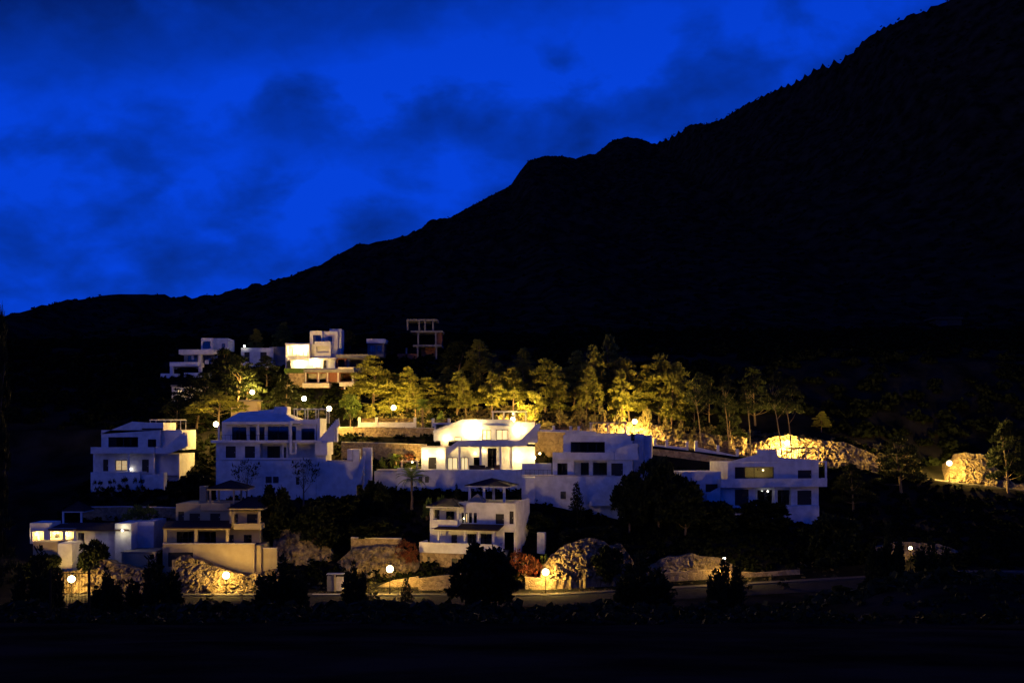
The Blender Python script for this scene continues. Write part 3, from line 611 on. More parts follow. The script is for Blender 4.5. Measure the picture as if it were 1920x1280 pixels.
for p, w_ in ((880, 3.3), (907, 3.3), (945, 3.3), (925, 7.5)): h.column(p, 912, 943, w_, .34, ext=.6)
h.hip(877, 906, 926, 940.5, 1.4, 3.6, 'cream_plaster', fm='plaster', part='chimney_cap')
h.lamp(871, 971, .8, 8, .1, 'globe')
h.blk('gate_pillar', 1007, 1021, 998, 1030, 5, 6, ext=4)

# --- lower left villa with arcaded porch
h = House('villa', 'low white villa with glowing porch openings at the far lower left', 'house', 130, 155, 1060)
h.facade('porch_front', 60, 142, 990, 1015, -1.0, [(60.5, 82, 996, 1014, 'o'), (94, 117, 996, 1014, 'o'), (122, 138, 996, 1014, 'o')], ext=.3)
h.facade('porch_back', 60, 142, 990.5, 1015, 1.2, [(68, 76, 998, 1014, 'l', 1), (103, 112, 1000, 1014, 'd')], m='cream_plaster', ext=.3)
h.shell(56, 142, 988, 1015, 1.5, 8, ext=.3); h.pent(90, 146, 981, 991.5, -1.4, 3.0); h.blk('porch_roof', 56, 92, 980, 990, -1.0, 3)
h.blk('terrace', 62, 108, 1015.5, 1036, -4.0, 2, 'cream_plaster', ext=5); h.blk('white_wall', 108.4, 135, 1018, 1065, -4.3, -.5, ext=5)
h.pent(143, 242, 979, 993, -1.2, 4, xt0=128, xt1=236)
h.facade('wing_facade', 158, 215, 994, 1014, .2, [], ext=5); h.shell(143, 216, 994, 1014, .5, 7, ext=5)
h.blk('stair_block', 215.5, 246, 981, 1020, -.6, 5, ext=5); h.blk('rear_wing', 246.5, 288, 977, 1012, 2.2, 8, ext=5)
h.blk('garage_wall', 228, 285, 1037, 1072, -3, -2.5, 'cream_plaster', ext=5); h.blk('garage_roof', 226, 290, 1034, 1036.6, -3.1, 2, 'concrete'); h.blk('gate_post', 286, 291, 1034, 1068, -3.6, -3.12, 'cream_plaster', ext=5)
h.lamp(72, 1000, 1.2, 1500, .2, 'globe', off=.6); h.lamp(127, 999, 1.2, 1800, .2, 'globe', off=.6); h.lamp(105, 999, 1.2, 600, .08, 'globe', off=.4)
h.hip(116, 158, 940, 958, 5, 9); h.column(118, 958, 985, 5.2, .25, ext=1); h.column(152, 958, 985, 5.2, .25, ext=1)
h.lamp(233, 993, -.6, 260, .14, 'globe_white', colr=(1, .85, .5), off=.8)

# --- upper slope: modern white villa on the left
h = House('villa', 'modern white villa with stacked balcony bands high among dark pines', 'house', 375, 245, 700)
h.facade('upper_facade', 377, 397.5, 633.5, 656, 0, [(380, 395, 640, 653, 'w', 1)], ext=.2); h.shell(377, 397.5, 633.5, 656, .3, 6, ext=.2)
h.blk('upper_wing', 398, 428, 634, 656, 1.5, 7); h.opening(h.rect(416, 422, 644, 652, 1.4), 1.4, 'w', 1)
h.blk('roof_overhang', 426, 432, 638, 640, 1.2, 4)
h.balcony(335, 400, 655, 664, -3.0, 1.0); h.facade('middle_facade', 345, 400, 663, 681, 4.0, [(352, 370, 664, 679, 'w', 3), (382, 396, 665, 694, 'w', 2)], ext=2, m='concrete'); h.shell(345, 400, 663, 696, 4.3, 8, ext=2)  # middle facade in dark concrete: the recess shade is put into its colour
h.blk('column', 372, 377, 664.3, 697, -2.6, -1.5); h.balcony(318, 371.5, 678.5, 686.5, -4.0, .8); h.blk('column', 318.5, 324, 686.7, 700, -3.9, -3.0, ext=1)
h.facade('lower_facade', 326, 372, 687, 699, 2.0, [(332, 368, 688, 698, 'w', 4)], ext=1.5, m='concrete'); h.blk('terrace_slab', 345, 397, 698.5, 702, -5, -1, ext=1.5)  # lower facade darkened to concrete as well, standing in for shade
h.blk('pool_wall', 301, 333, 700, 703.5, -5, -1, ext=1.5); h.blk('column', 359, 363, 665, 674, -.6, -.3)
for p in (304, 311, 327): h.column(p, 703.8, 712, -4.9, .5, ext=1)
h.blk('parasol_wall', 384, 391, 675, 682, -.6, -.3)

# --- upper slope: floodlit cubic villa
h = House('villa', 'cubic white villa glowing yellow with tall window tower on the upper slope', 'house', 590, 240, 690)
h.facade('tower_facade', 581, 604, 620, 673, 0, [(587, 602.5, 628, 645, 'w', 1)], ext=.3); h.shell(581, 604, 620, 673, .3, 6, ext=.3)
h.blk('stair_tower', 618, 640, 616.5, 672, 4.0, 8); h.blk('rear_block', 604.5, 633, 621, 672, 2.4, 7)
h.facade('right_facade', 590, 620, 640, 668, -1.2, [(593, 617, 649, 661, 'o')], ext=.3); h.shell(590, 620, 640.2, 668, -.9, -.02, ext=.3, roof=True)
h.opening(h.rect(616, 623, 631, 640, 2.3), 2.3, 'w', 1)
u0, u1, z0, z1 = h.rect(535, 581, 644, 675, -2.0)
b = MB().box(u0, u1, -2, .6, z1 - .35, z1).box(u0, u1, -2, .6, z0, z0 + .35).box(u0, u0 + .3, -2, .6, z0 + .352, z1 - .352).box(u1 - .3, u1, -2, .6, z0 + .352, z1 - .352); b.build('projecting_box', 'plaster', h.root)
h.facade('lit_gallery_wall', 535, 580.7, 643, 676, .61, [(541, 556, 652, 668, 'L', 2), (560, 577, 652, 668, 'L', 2)], ext=.2); h.shell(535, 580.7, 643, 690, .92, 7, ext=1)
h.blk('gallery_parapet', 539, 577, 666.5, 671, -1.9, -1.7)
h.blk('lower_wall', 545, 581, 675.3, 692, -.6, .3, ext=1.5); h.blk('terrace', 535, 640, 690, 694, -5, 3, 'coping', ext=2)
h.facade('lower_right_wall', 581.3, 628, 673.3, 691, -.3, [(606, 612, 675, 690, 'd'), (586, 602, 676, 690, 'L', 2)], ext=1); h.blk('canopy', 581.5, 632, 670.2, 672, -2.5, 0)
for p in (613, 628): h.column(p, 672.2, 690, -2.4, .2)
h.lamp(558, 653, .6, 2600, .18, 'globe', off=.9); h.lamp(574, 653, .6, 2000, .15, 'globe', off=.9); h.lamp(562, 680, -.6, 3500, .16, 'globe', off=.8); h.lamp(592, 677, -.3, 3500, .2, 'globe', off=.8)
h.blk('lawn', 533, 572, 690.5, 699, -9, -5.02, 'lawn', ext=2); h.blk('lawn_wall', 537, 570, 699.5, 709, -9.5, -9.02, 'stone', ext=2)

# --- unfinished brick house below it
h = House('unfinished_house', 'unfinished brick house with pale concrete slabs below the glowing cubic villa', 'house', 615, 231, 752)
h.blk('roof_slab', 569, 664, 692, 698, -.3, 7, 'concrete'); h.blk('roof_upstand', 634, 663, 688, 691.8, -.2, 4, 'coping')
h.facade('upper_wall', 570, 617, 698.3, 717, 0, [(575, 594, 700, 716, 'o'), (598, 611, 700, 716, 'o')], .3, 'brick'); h.facade('upper_wall', 617.5, 663, 698.3, 716, .3, [(638, 660, 699, 714, 'o')], .3, 'brick')
h.shell(570, 663, 698.4, 717, .6, 7, 'brick', ext=0, roof=False); h.blk('balcony_slab', 567, 617, 718, 726.5, -1.6, 5, 'coping'); h.blk('balcony_slab', 636, 663, 716, 724, -1.2, 5, 'coping')
h.column(646, 725, 748, -.8, .35, 'coping'); h.facade('lower_wall', 570, 645, 726.8, 749, .2, [(581, 600, 728, 748, 'o'), (604, 620, 728, 748, 'o'), (626, 640, 728, 748, 'o')], .3, 'brick', ext=.5)
h.shell(570, 660, 726.9, 749, .6, 7, 'brick', ext=.5, roof=False); h.blk('foundation', 568, 657, 749, 760, -1.2, 6, 'cream_plaster', ext=2)
for p in (573, 597, 614, 634, 661): h.column(p, 698.4, 717, -.05, .35, 'coping')
h = House('unfinished_building', 'dark flat-roofed block between the cubic villa and the pines', 'house', 660, 238, 690)
h.blk('roof_slab', 630, 694, 664, 671, -.2, 6, 'concrete'); h.facade('wall', 631, 650, 671.3, 690, .2, [(634, 646, 674, 689, 'o')], .3, 'brick', ext=1); h.facade('wall', 650.5, 692, 671.3, 690, .5, [(655, 685, 674, 688, 'o')], .3, 'concrete', ext=1); h.shell(631, 692, 671.4, 690, .9, 6, 'concrete', ext=1, roof=False)
h = House('hillside_house', 'small house with blue-lit roof plate in dark trees near the concrete skeleton', 'house', 705, 252, 665)
h.blk('roof_slab', 687, 722, 635, 643, 0, 7, 'plaster'); h.facade('wall', 689, 720, 643.3, 662, .6, [(693, 703, 647, 660, 'w', 2), (707, 716, 647, 660, 'w', 2)], .3, 'concrete', ext=1); h.shell(689, 720, 643.4, 662, .95, 6, 'concrete', ext=1, roof=False)
h.blk('terrace_slab', 662, 698, 664, 670, -3, -1, 'plaster', ext=1)
h = House('concrete_frame', 'bare concrete frame of an unfinished tower house high above the pines', 'house', 796, 255, 672)
for y_, x0_, x1_ in ((598, 762, 820), (619.5, 770, 830), (646, 774, 828), (674, 745, 824)): h.blk('slab', x0_, x1_, y_, y_ + 3.5, 0, 7, 'concrete')
for p, ya_, yb_ in ((764, 601.7, 619), (786, 601.7, 619), (797, 601.7, 619), (812, 601.7, 619), (784, 623.2, 646), (817, 623.2, 646), (783, 649.7, 674), (818, 649.7, 674), (762, 652, 674)):
    for w_ in (.2, 6): h.column(p, ya_, yb_, w_, .4, 'concrete')
h.blk('brick_wall', 790, 816, 650, 673.7, 3.2, 3.5, 'brick'); h.blk('brick_wall', 818, 828, 624, 645.7, 1, 6, 'brick'); h.blk('brick_wall', 745, 782, 663, 673.7, .2, .5, 'brick')
h.blk('foundation', 732, 826, 677.7, 688, -.5, 6, 'concrete', ext=3)
h = House('hut', 'small plastered hut with flat roof beside the street lamp under pines', 'hut', 463, 207, 776)
h.facade('wall', 447, 482, 752, 775, 0, [(450, 456, 752.5, 759, 'd')], .25, 'cream_plaster', ext=1.5); h.shell(447, 482, 752, 775, .25, 3.5, 'cream_plaster', ext=1.5, roof=False); h.blk('roof_slab', 445, 484, 749.5, 751.8, -.3, 3.7, 'concrete')
h.blk('low_wall', 433, 446, 764, 776, -.2, .2, 'cream_plaster', ext=1.5)
h = House('hillside_house', 'house mostly hidden by pines, warm window left of the street lamps', 'house', 345, 222, 748)
h.facade('wall', 322, 372, 725, 748, 0, [(332, 342, 730, 745, 'L', 2), (344, 353, 734, 745, 'L', 1)], .3, 'plaster', ext=2); h.shell(322, 372, 725, 748, .3, 6, ext=2); h.blk('roof_slab', 320, 374, 721.5, 724.8, -.5, 6.2, 'concrete')
h = House('hillside_house', 'small house with bright white upper lamp between pines, left of cubic villa', 'house', 480, 248, 682)
h.facade('wall', 452, 512, 652, 682, 0, [(458, 468, 660, 678, 'd'), (488, 500, 660, 678, 'd')], .3, 'plaster', ext=2); h.shell(452, 512, 652, 682, .3, 6, ext=2)
h.blk('upper_wall', 505, 534, 650, 690, 1, 5, 'concrete', ext=2)
h.lamp(459, 649, .0, 70, .25, 'globe_white', colr=(1, .95, .85))
dl = 270.0
while Z(612, dl) > tzs(X(1775, dl), dl) and dl < 900: dl += 2.0        # stand it where the slope meets that sight line
h = House('hillside_house', 'faint blue roof of a lone house on the dark right slope', 'house', 1775, dl, 612)
h.blk('roof_slab', 1752, 1806, 594, 598, 0, 9, 'asphalt'); h.facade('wall', 1755, 1803, 598.3, 612, .5, [(1765, 1777, 601, 611, 'd')], .3, 'asphalt', ext=3); h.shell(1755, 1803, 598.4, 612, .85, 8, 'asphalt', ext=3, roof=False)  # dark asphalt colour stands in for the dim light on this house

# ------------------------------------------------------------------ street lamps
def street_lamp(px, py, d, label, power, base=None, pole_r=.06, m='globe', gr=.50, colr=WARM):
    x = X(px, d); z1 = Z(py, d); z0 = tzs(x, d) if base is None else base
    t = thing('street_lamp', label, 'street lamp', (x, d, z0 - .05), 0, 'globe street lamps')
    hgt = z1 - z0 + .05
    MB().tube([(0, 0, 0), (0, 0, .5), (0, 0, .52), (0, 0, hgt - gr)], [.11, .1, pole_r, pole_r * .8], 8).build('pole', 'metal_dark', t)
    MB().tube([(0, 0, hgt - gr - .1), (0, 0, hgt - gr + .06)], [.12, .16], 10).build('collar', 'metal_dark', t)
    MB().sphere((0, 0, hgt), gr, 14, 10).build('globe', m, t, True)
    point('lamp_light', t, (0, 0, hgt), power, colr, gr + .05)
    return t
UP = 145000
street_lamp(738, 764, 203.9, 'street lamp on thin pole above the white roadside wall and palm', UP)
street_lamp(1190, 790, 204.2, 'street lamp over the lit rocks behind the dark roof awning', UP)
street_lamp(1476, 830, 203.8, 'street lamp shining between two dark trunks on the right', UP * 1.3)
street_lamp(1780, 868, 200.5, 'street lamp against the lit cliff at the far right', UP * 1.1)
street_lamp(405, 795, 190.5, 'street lamp under the spreading pine, left of the wide villa', UP * .3)
street_lamp(473, 735, 214, 'street lamp above the small flat-roofed hut', UP)
street_lamp(570, 747, 214, 'street lamp with whiter globe below the unfinished brick house', UP * .45, m='globe_white')
street_lamp(617, 766, 191, 'street lamp at the right end of the roof terrace of the wide villa', UP * .6)
street_lamp(962, 786, 204.3, 'street lamp hidden behind the roof pergola of the floodlit villa', UP * 1.3)
LO = 20000
street_lamp(773, 866, 183.5, 'short garden lamp in front of the golden terraced wall', 9000, gr=.16)
street_lamp(1012, 850, 184.5, 'added fill lamp by the bright stone wall right of the floodlit villa', 4500, gr=.2)  # added to light the stone wall that the villa lamps leave dim
street_lamp(424, 1078, 146.0, 'street lamp in front of rocks below the yellow terrace wall', LO * .85)
street_lamp(731, 1066, 146.0, 'street lamp between dark bushes at the middle of the lower road', LO * 1.3)
street_lamp(1023, 1072, 147.3, 'street lamp with flaring light beside the boulder slope', LO * 1.15)
street_lamp(134, 1085, 144, 'street lamp glaring behind the barred gate', LO * .7)
street_lamp(1707, 1027, 148, 'lone street lamp among dark trees at lower right', LO * .12, gr=.25)
street_lamp(1358, 1046, 147.5, 'street lamp half hidden by a dark tree on the right of the lower road', LO * .35, m='globe_white', gr=.2)

# ------------------------------------------------------------------ boundary walls with pillars, stone retaining walls
def fence_wall(label, pxs, d, y_top, y_bot, slope=0.0, panel=.55, group='white roadside walls'):
    """white wall with pillars and dark infill; pxs: pillar columns"""
    x0 = X(pxs[0], d); yb0 = y_bot
    t = thing('boundary_wall', label, 'wall', (x0, d, Z(y_bot, d)), 0, group); t['kind'] = 'thing'
    zf = lambda px, py: Z(py + slope * (px - pxs[0]), d) - Z(y_bot, d)
    for p in pxs:
        u = X(p, d) - x0; MB().box(u - .25, u + .25, -.25, .25, zf(p, y_bot) - 2, zf(p, y_top)).build('pillar', 'plaster', t)
    for a, b_ in zip(pxs[:-1], pxs[1:]):
        u0, u1 = X(a, d) - x0 + .252, X(b_, d) - x0 - .252; mid = y_top + (y_bot - y_top) * panel
        MB().quadbox([(u0, -.12, zf(a, y_bot) - 2), (u1, -.12, zf(b_, y_bot) - 2), (u1, .12, zf(b_, y_bot) - 2), (u0, .12, zf(a, y_bot) - 2),
                      (u0, -.12, zf(a, mid)), (u1, -.12, zf(b_, mid)), (u1, .12, zf(b_, mid)), (u0, .12, zf(a, mid))]).build('wall_panel', 'plaster', t)
        n = max(3, int((u1 - u0) / .3)); ta, tb = y_top + 2, mid
        MB().quadbox([(u0, -.04, zf(a, ta) - .08), (u1, -.04, zf(b_, ta) - .08), (u1, .04, zf(b_, ta) - .08), (u0, .04, zf(a, ta) - .08), (u0, -.04, zf(a, ta)), (u1, -.04, zf(b_, ta)), (u1, .04, zf(b_, ta)), (u0, .04, zf(a, ta))]).build('rail', 'wood', t)
        for i in range(3):
            k0 = (i + .35) / 3.2; k1 = (i + .95) / 3.2; ya_, yb_ = ta + (tb - ta) * k0, ta + (tb - ta) * k1
            MB().quadbox([(u0, -.03, zf(a, yb_)), (u1, -.03, zf(b_, yb_)), (u1, .03, zf(b_, yb_)), (u0, .03, zf(a, yb_)), (u0, -.03, zf(a, ya_)), (u1, -.03, zf(b_, ya_)), (u1, .03, zf(b_, ya_)), (u0, .03, zf(a, ya_))]).build('slat', 'wood', t)
fence_wall('white pillared wall with wooden infill below the left palm', [674, 706, 778], 197.2, 782, 799)
fence_wall('short white pillared wall behind the floodlit villa roof', [812, 842], 197.2, 784, 800)
fence_wall('white pillared wall stretch between the floodlit and the awning villa', [1004, 1038, 1070, 1085], 196.6, 797, 811, .02)
fence_wall('white pillared wall stepping down right of the awning villa', [1228, 1250, 1288], 196.8, 822, 842, .09)
fence_wall('dim white wall behind tree trunks left of the rightmost villa', [1305, 1346, 1382], 196.8, 826, 848, .2)
def stone_wall(label, pts, d, thick, ext=1.5, m='stone', cop=True, lean=0, pieces=0, name='stone_wall'):
    """pts: (px, y_top, y_bot) along the wall"""
    x0 = X(pts[0][0], d); zb = Z(pts[0][2], d)
    t = thing(name, label, 'wall', (x0, d, zb)); t['kind'] = 'thing'
    for (a, ya, yb), (c, yc_, yd) in zip(pts[:-1], pts[1:]):
        u0, u1 = X(a, d) - x0, X(c, d) - x0; nseg = max(2, int(abs(u1 - u0) / .5)); nz = 8; b = MB()
        for j in range(nz + 1):
            for i in range(nseg + 1):
                k = i / nseg; zt_ = Z(ya + (yc_ - ya) * k, d) - zb; zl = Z(yb + (yd - yb) * k, d) - zb - ext; kz = j / nz
                n = float(fbm(u0 + (u1 - u0) * k + a * .37, kz * (zt_ - zl), .7, 3, 31)) * .16 if 0 < j < nz else 0
                b.v.append((u0 + (u1 - u0) * k, n + lean * kz, zl + (zt_ - zl) * kz))
        for j in range(nz):
            for i in range(nseg): q0 = j * (nseg + 1) + i; b.f.append((q0, q0 + 1, q0 + nseg + 2, q0 + nseg + 1))
        k = len(b.v); tl, tr = b.v[nz * (nseg + 1)], b.v[nz * (nseg + 1) + nseg]; bl, br = b.v[0], b.v[nseg]
        b.v += [(bl[0], thick + lean, bl[2]), (br[0], thick + lean, br[2]), (tr[0], thick + lean, tr[2]), (tl[0], thick + lean, tl[2])]
        b.f += [(k + 1, k, k + 3, k + 2), tuple([nz * (nseg + 1) + i for i in range(nseg + 1)] + [k + 2, k + 3]), tuple([j * (nseg + 1) for j in range(nz, -1, -1)] + [k, k + 3][0:2]), tuple([j * (nseg + 1) + nseg for j in range(nz + 1)] + [k + 2, k + 1])]
        b.build('wall', m, t)
        if cop: MB().quadbox([(tl[0], lean - .12, tl[2] + .003), (tr[0], lean - .12, tr[2] + .003), (tr[0], thick + lean + .05, tr[2] + .003), (tl[0], thick + lean + .05, tl[2] + .003), (tl[0], lean - .12, tl[2] + .13), (tr[0], lean - .12, tr[2] + .13), (tr[0], thick + lean + .05, tr[2] + .13), (tl[0], thick + lean + .05, tl[2] + .13)]).build('coping', 'coping', t)
    return t
stone_wall('tall stone retaining wall below the roadside palm', [(627, 801, 832), (720, 801, 834), (816, 803, 838)], 195.2, .8)
stone_wall('lower terraced stone wall with pale coping behind the garden palm', [(640, 829, 858), (720, 831, 868), (800, 834, 878)], 188, .6)
stone_wall('bright yellow stone wall between the floodlit and the awning villa', [(1003, 809, 850), (1060, 811, 862)], 190, .6)
stone_wall('stone wall half in shadow right of the awning villa', [(1225, 841, 890), (1300, 848, 890), (1420, 868, 892)], 194.5, .7, cop=False)
stone_wall('low stone wall along the lower road below the stone-based villa', [(785, 1084, 1119), (870, 1074, 1119), (935, 1080, 1119)], 148.3, .6, cop=False)
stone_wall('stone wall behind the flaring lamp of the lower road', [(985, 1081, 1119), (1005, 1083, 1119), (1083, 1090, 1118), (1145, 1088, 1116)], 148.5, .7, cop=False)
stone_wall('dim stone wall further right along the lower road', [(1240, 1074, 1110), (1330, 1068, 1104), (1420, 1074, 1100), (1500, 1068, 1096)], 149, .7, cop=False)
stone_wall('glowing stone wall left of the stone-based villa beside a lamp', [(693, 1106, 1120), (735, 1088, 1120), (785, 1080, 1120)], 149.5, .6, cop=False)
stone_wall('ruined stone wall ledge above the overgrown rocks', [(658, 1008, 1026), (705, 1009, 1026), (752, 1010, 1026)], 158, .6)
stone_wall('long dim stone terrace wall behind the lower left villas', [(150, 951, 980), (230, 950, 980), (330, 952, 975)], 167, .5)
stone_wall('pale stone wall beside the cream villa terrace', [(492, 1028, 1075), (519, 1028, 1085)], 154, .5, m='cream_plaster')
t = thing('meter_kiosk', 'small grey utility kiosk with pale posts by the lower road', 'kiosk', (X(626, 148), 148, tzs(X(626, 148), 148)))
MB().box(-1.0, .0, 0, 1.2, -.3, 2.2).build('cabinet', 'concrete', t); MB().box(.05, .25, -.1, .2, -.3, 2.4).build('post', 'cream_plaster', t); MB().box(.3, 1.3, .1, 1.0, -.3, 2.0).build('cabinet', 'coping', t); MB().box(-1.1, 1.4, -.05, 1.3, 2.402, 2.5).build('lid', 'coping', t)
sw = stone_wall('low pale kerb wall before the utility kiosk', [(585, 1115, 1124), (640, 1115, 1124)], 145.6, .4, m='cream_plaster')

# ------------------------------------------------------------------ rock cuttings and boulder slopes
def worley(x, y, cell, seed):
    x = x / cell; y = y / cell; ix = np.floor(x).astype(np.int64); iy = np.floor(y).astype(np.int64); d1 = np.full(x.shape, 9.0); h1 = np.zeros(x.shape)
    for a in (-1, 0, 1):
        for b_ in (-1, 0, 1):
            jx, jy = ix + a, iy + b_; dd = np.hypot(jx + _hash(jx, jy, seed) - x, jy + _hash(jx, jy, seed + 7) - y)
            k = dd < d1; h1 = np.where(k, _hash(jx, jy, seed + 13), h1); d1 = np.where(k, dd, d1)
    return d1, h1
def rock_bank(label, top, bot, d, lean=3.0, amp=.5, seed=0, step=.13, m='rock', back=3.0):
    """top/bot: outlines (px,py); base at distance d, leaning back by `lean` metres"""
    T = np.array(top, float); B = np.array(bot, float)
    p0, p1 = T[0, 0], T[-1, 0]; n = int((p1 - p0) / F * d / step) + 2; nz = 40
    pxs = np.linspace(p0, p1, n); x0 = X(p0, d)
    rows = []; zb = Z(B[0, 1], d)
    for j in range(nz + 1):
        k = j / nz; dd = d + lean * k ** 1.4
        yt = np.interp(pxs, T[:, 0], T[:, 1]); yb = np.interp(pxs, B[:, 0], B[:, 1]); z = (CZ + (HZ - yb) / F * d) * (1 - k) + (CZ + (HZ - yt) / F * (d + lean)) * k
        xx = (pxs - 960) / F * dd
        r = fbm(xx + seed * 7.3, z * 1.1, 2.2, 5, seed, True) * 2.4 
        wx = xx + fbm(xx, z, .8, 3, seed + 60) * .9; wz = z + fbm(xx, z, .8, 3, seed + 61) * .9
        d1, h1 = worley(wx * .8, wz, .95, seed + 3); d2, h2 = worley(wx, wz * 1.2, .42, seed + 21)
        r = r * .8 + (1 - np.minimum(d1, 1) ** 2) * (.35 + 1.0 * h1) + (1 - np.minimum(d2, 1) ** 2) * (.3 + .7 * h2) - .75
        edge = np.minimum(1, np.minimum(np.arange(n), np.arange(n)[::-1]) / 5.0)
        rows.append(np.stack([xx - x0 + fbm(xx, z, 1.1, 3, seed + 9) * .5 * amp, dd - d - r * amp * edge * (1 if j else .3), z - zb - (2.2 if j == 0 else 0) + (fbm(xx, xx * 0, 1.7, 3, seed + 4) * 1.1 * amp if j == nz else 0)], -1))
    last = rows[-1].copy(); last[:, 1] += back; last[:, 2] -= .3; rows.append(last); l2 = last.copy(); l2[:, 2] -= 6; l2[:, 1] += .5; rows.append(l2)
    V = np.concatenate(rows); b = MB(); b.v = [tuple(v) for v in V.tolist()]
    for j in range(len(rows) - 1):
        for i in range(n - 1): q0 = j * n + i; b.f.append((q0, q0 + 1, q0 + n + 1, q0 + n))
    o = b.build('rock_outcrop', m); o.location = (x0, d, zb)
    return tag(o, label, 'rocks', kind='thing')
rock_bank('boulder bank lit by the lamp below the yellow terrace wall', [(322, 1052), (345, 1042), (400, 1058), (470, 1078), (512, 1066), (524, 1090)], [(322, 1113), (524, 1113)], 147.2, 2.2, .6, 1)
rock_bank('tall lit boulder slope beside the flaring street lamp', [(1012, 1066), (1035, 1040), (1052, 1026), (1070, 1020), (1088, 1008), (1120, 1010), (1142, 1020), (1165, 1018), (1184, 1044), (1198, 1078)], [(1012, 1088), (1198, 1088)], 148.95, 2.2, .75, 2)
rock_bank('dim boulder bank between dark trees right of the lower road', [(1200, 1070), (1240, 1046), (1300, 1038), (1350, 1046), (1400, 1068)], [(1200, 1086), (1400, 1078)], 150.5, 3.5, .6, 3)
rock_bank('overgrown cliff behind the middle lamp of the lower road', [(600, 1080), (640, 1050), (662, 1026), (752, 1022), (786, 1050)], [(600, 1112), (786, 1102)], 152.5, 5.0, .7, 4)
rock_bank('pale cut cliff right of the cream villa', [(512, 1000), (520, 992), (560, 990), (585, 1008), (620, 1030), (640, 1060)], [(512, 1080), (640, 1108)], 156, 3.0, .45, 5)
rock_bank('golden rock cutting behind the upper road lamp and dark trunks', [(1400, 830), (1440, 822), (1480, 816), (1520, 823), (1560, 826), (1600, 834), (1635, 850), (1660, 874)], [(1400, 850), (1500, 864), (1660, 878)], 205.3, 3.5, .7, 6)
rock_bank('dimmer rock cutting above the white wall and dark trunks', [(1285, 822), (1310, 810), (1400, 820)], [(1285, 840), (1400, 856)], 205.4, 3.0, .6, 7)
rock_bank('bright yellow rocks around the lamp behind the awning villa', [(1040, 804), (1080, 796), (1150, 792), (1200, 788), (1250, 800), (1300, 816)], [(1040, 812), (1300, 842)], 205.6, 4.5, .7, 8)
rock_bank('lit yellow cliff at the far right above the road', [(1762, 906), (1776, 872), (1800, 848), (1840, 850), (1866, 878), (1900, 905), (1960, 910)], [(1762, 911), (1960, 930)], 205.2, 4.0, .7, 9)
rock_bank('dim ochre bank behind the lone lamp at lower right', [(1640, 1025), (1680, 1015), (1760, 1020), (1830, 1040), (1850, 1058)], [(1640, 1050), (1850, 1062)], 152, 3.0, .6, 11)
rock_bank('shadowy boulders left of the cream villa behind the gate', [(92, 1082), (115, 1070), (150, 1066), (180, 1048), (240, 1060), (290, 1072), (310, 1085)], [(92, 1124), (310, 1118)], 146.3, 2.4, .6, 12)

# ------------------------------------------------------------------ trees and plants
def tufts(rng, centers, n, ln, wd, up=.35, flat=.6):
    """leaf faces spread over clumps: centers = (x,y,z,r)"""
    V = []; Fc = []; C = np.array(centers)
    for cx_, cy_, cz_, r in C:
        k = max(8, int(n * (r / C[:, 3].mean()) ** 2))
        d = rng.normal(size=(k, 3)); d /= np.linalg.norm(d, axis=1)[:, None]; d[:, 2] = np.where(d[:, 2] < -.3, -d[:, 2] * .7, d[:, 2])
        rad = r * rng.uniform(.45, 1.0, k)[:, None]; p = d * rad * np.array([1, 1, flat]) + np.array([cx_, cy_, cz_])
        dr = d + rng.normal(size=(k, 3)) * .45; dr[:, 2] += up; dr /= np.linalg.norm(dr, axis=1)[:, None]
        sd = np.cross(dr, rng.normal(size=(k, 3))); sd /= np.linalg.norm(sd, axis=1)[:, None] + 1e-9
        l = ln * rng.uniform(.6, 1.3, k)[:, None]; w_ = wd * rng.uniform(.7, 1.3, k)[:, None]
        b = len(V) and sum(len(v) for v in V)
        q = np.stack([p - sd * w_ * .5, p + sd * w_ * .5, p + dr * l + sd * w_ * .25, p + dr * l - sd * w_ * .25], 1).reshape(-1, 3)
        V.append(q)
    V = np.concatenate(V); return V, np.arange(len(V)).reshape(-1, 4)
def np_mesh(name, V, Q, m):
    me = bpy.data.meshes.new(name); me.vertices.add(len(V)); me.vertices.foreach_set('co', V.astype(np.float32).ravel())
    me.loops.add(Q.size); me.loops.foreach_set('vertex_index', Q.ravel().astype(np.int32)); me.polygons.add(len(Q))
    me.polygons.foreach_set('loop_start', np.arange(0, Q.size, 4, dtype=np.int32)); me.polygons.foreach_set('loop_total', np.full(len(Q), 4, dtype=np.int32))
    me.update(); me.validate(); me.materials.append(MATS[m]); return me
def limbs(rng, cents, h0, r0, bend=.3, nl=8, stop=.9):
    b = MB(); pts = [(0, 0, -.3)]; bx, by = rng.uniform(-bend, bend, 2)
    for i in range(1, 7): k = i / 6; pts.append((bx * k * k * h0 * .2, by * k * k * h0 * .2, h0 * stop * k))
    b.tube(pts, [r0 * (1.25 - .95 * i / 6) for i in range(7)], 7)
    idx = rng.choice(len(cents), min(nl, len(cents)), replace=False)
    for i in idx:
        c = Vector(cents[i][:3]); k = max(.2, min(.85, (c.z / h0) - .12)); j = k * 6; a = Vector(pts[int(j)]).lerp(Vector(pts[min(6, int(j) + 1)]), j - int(j))
        mid = a.lerp(c, .5) + Vector((0, 0, -.15)); b.tube([a, mid, c], [r0 * .35, r0 * .22, r0 * .08], 5)
    return b
KIND = {}
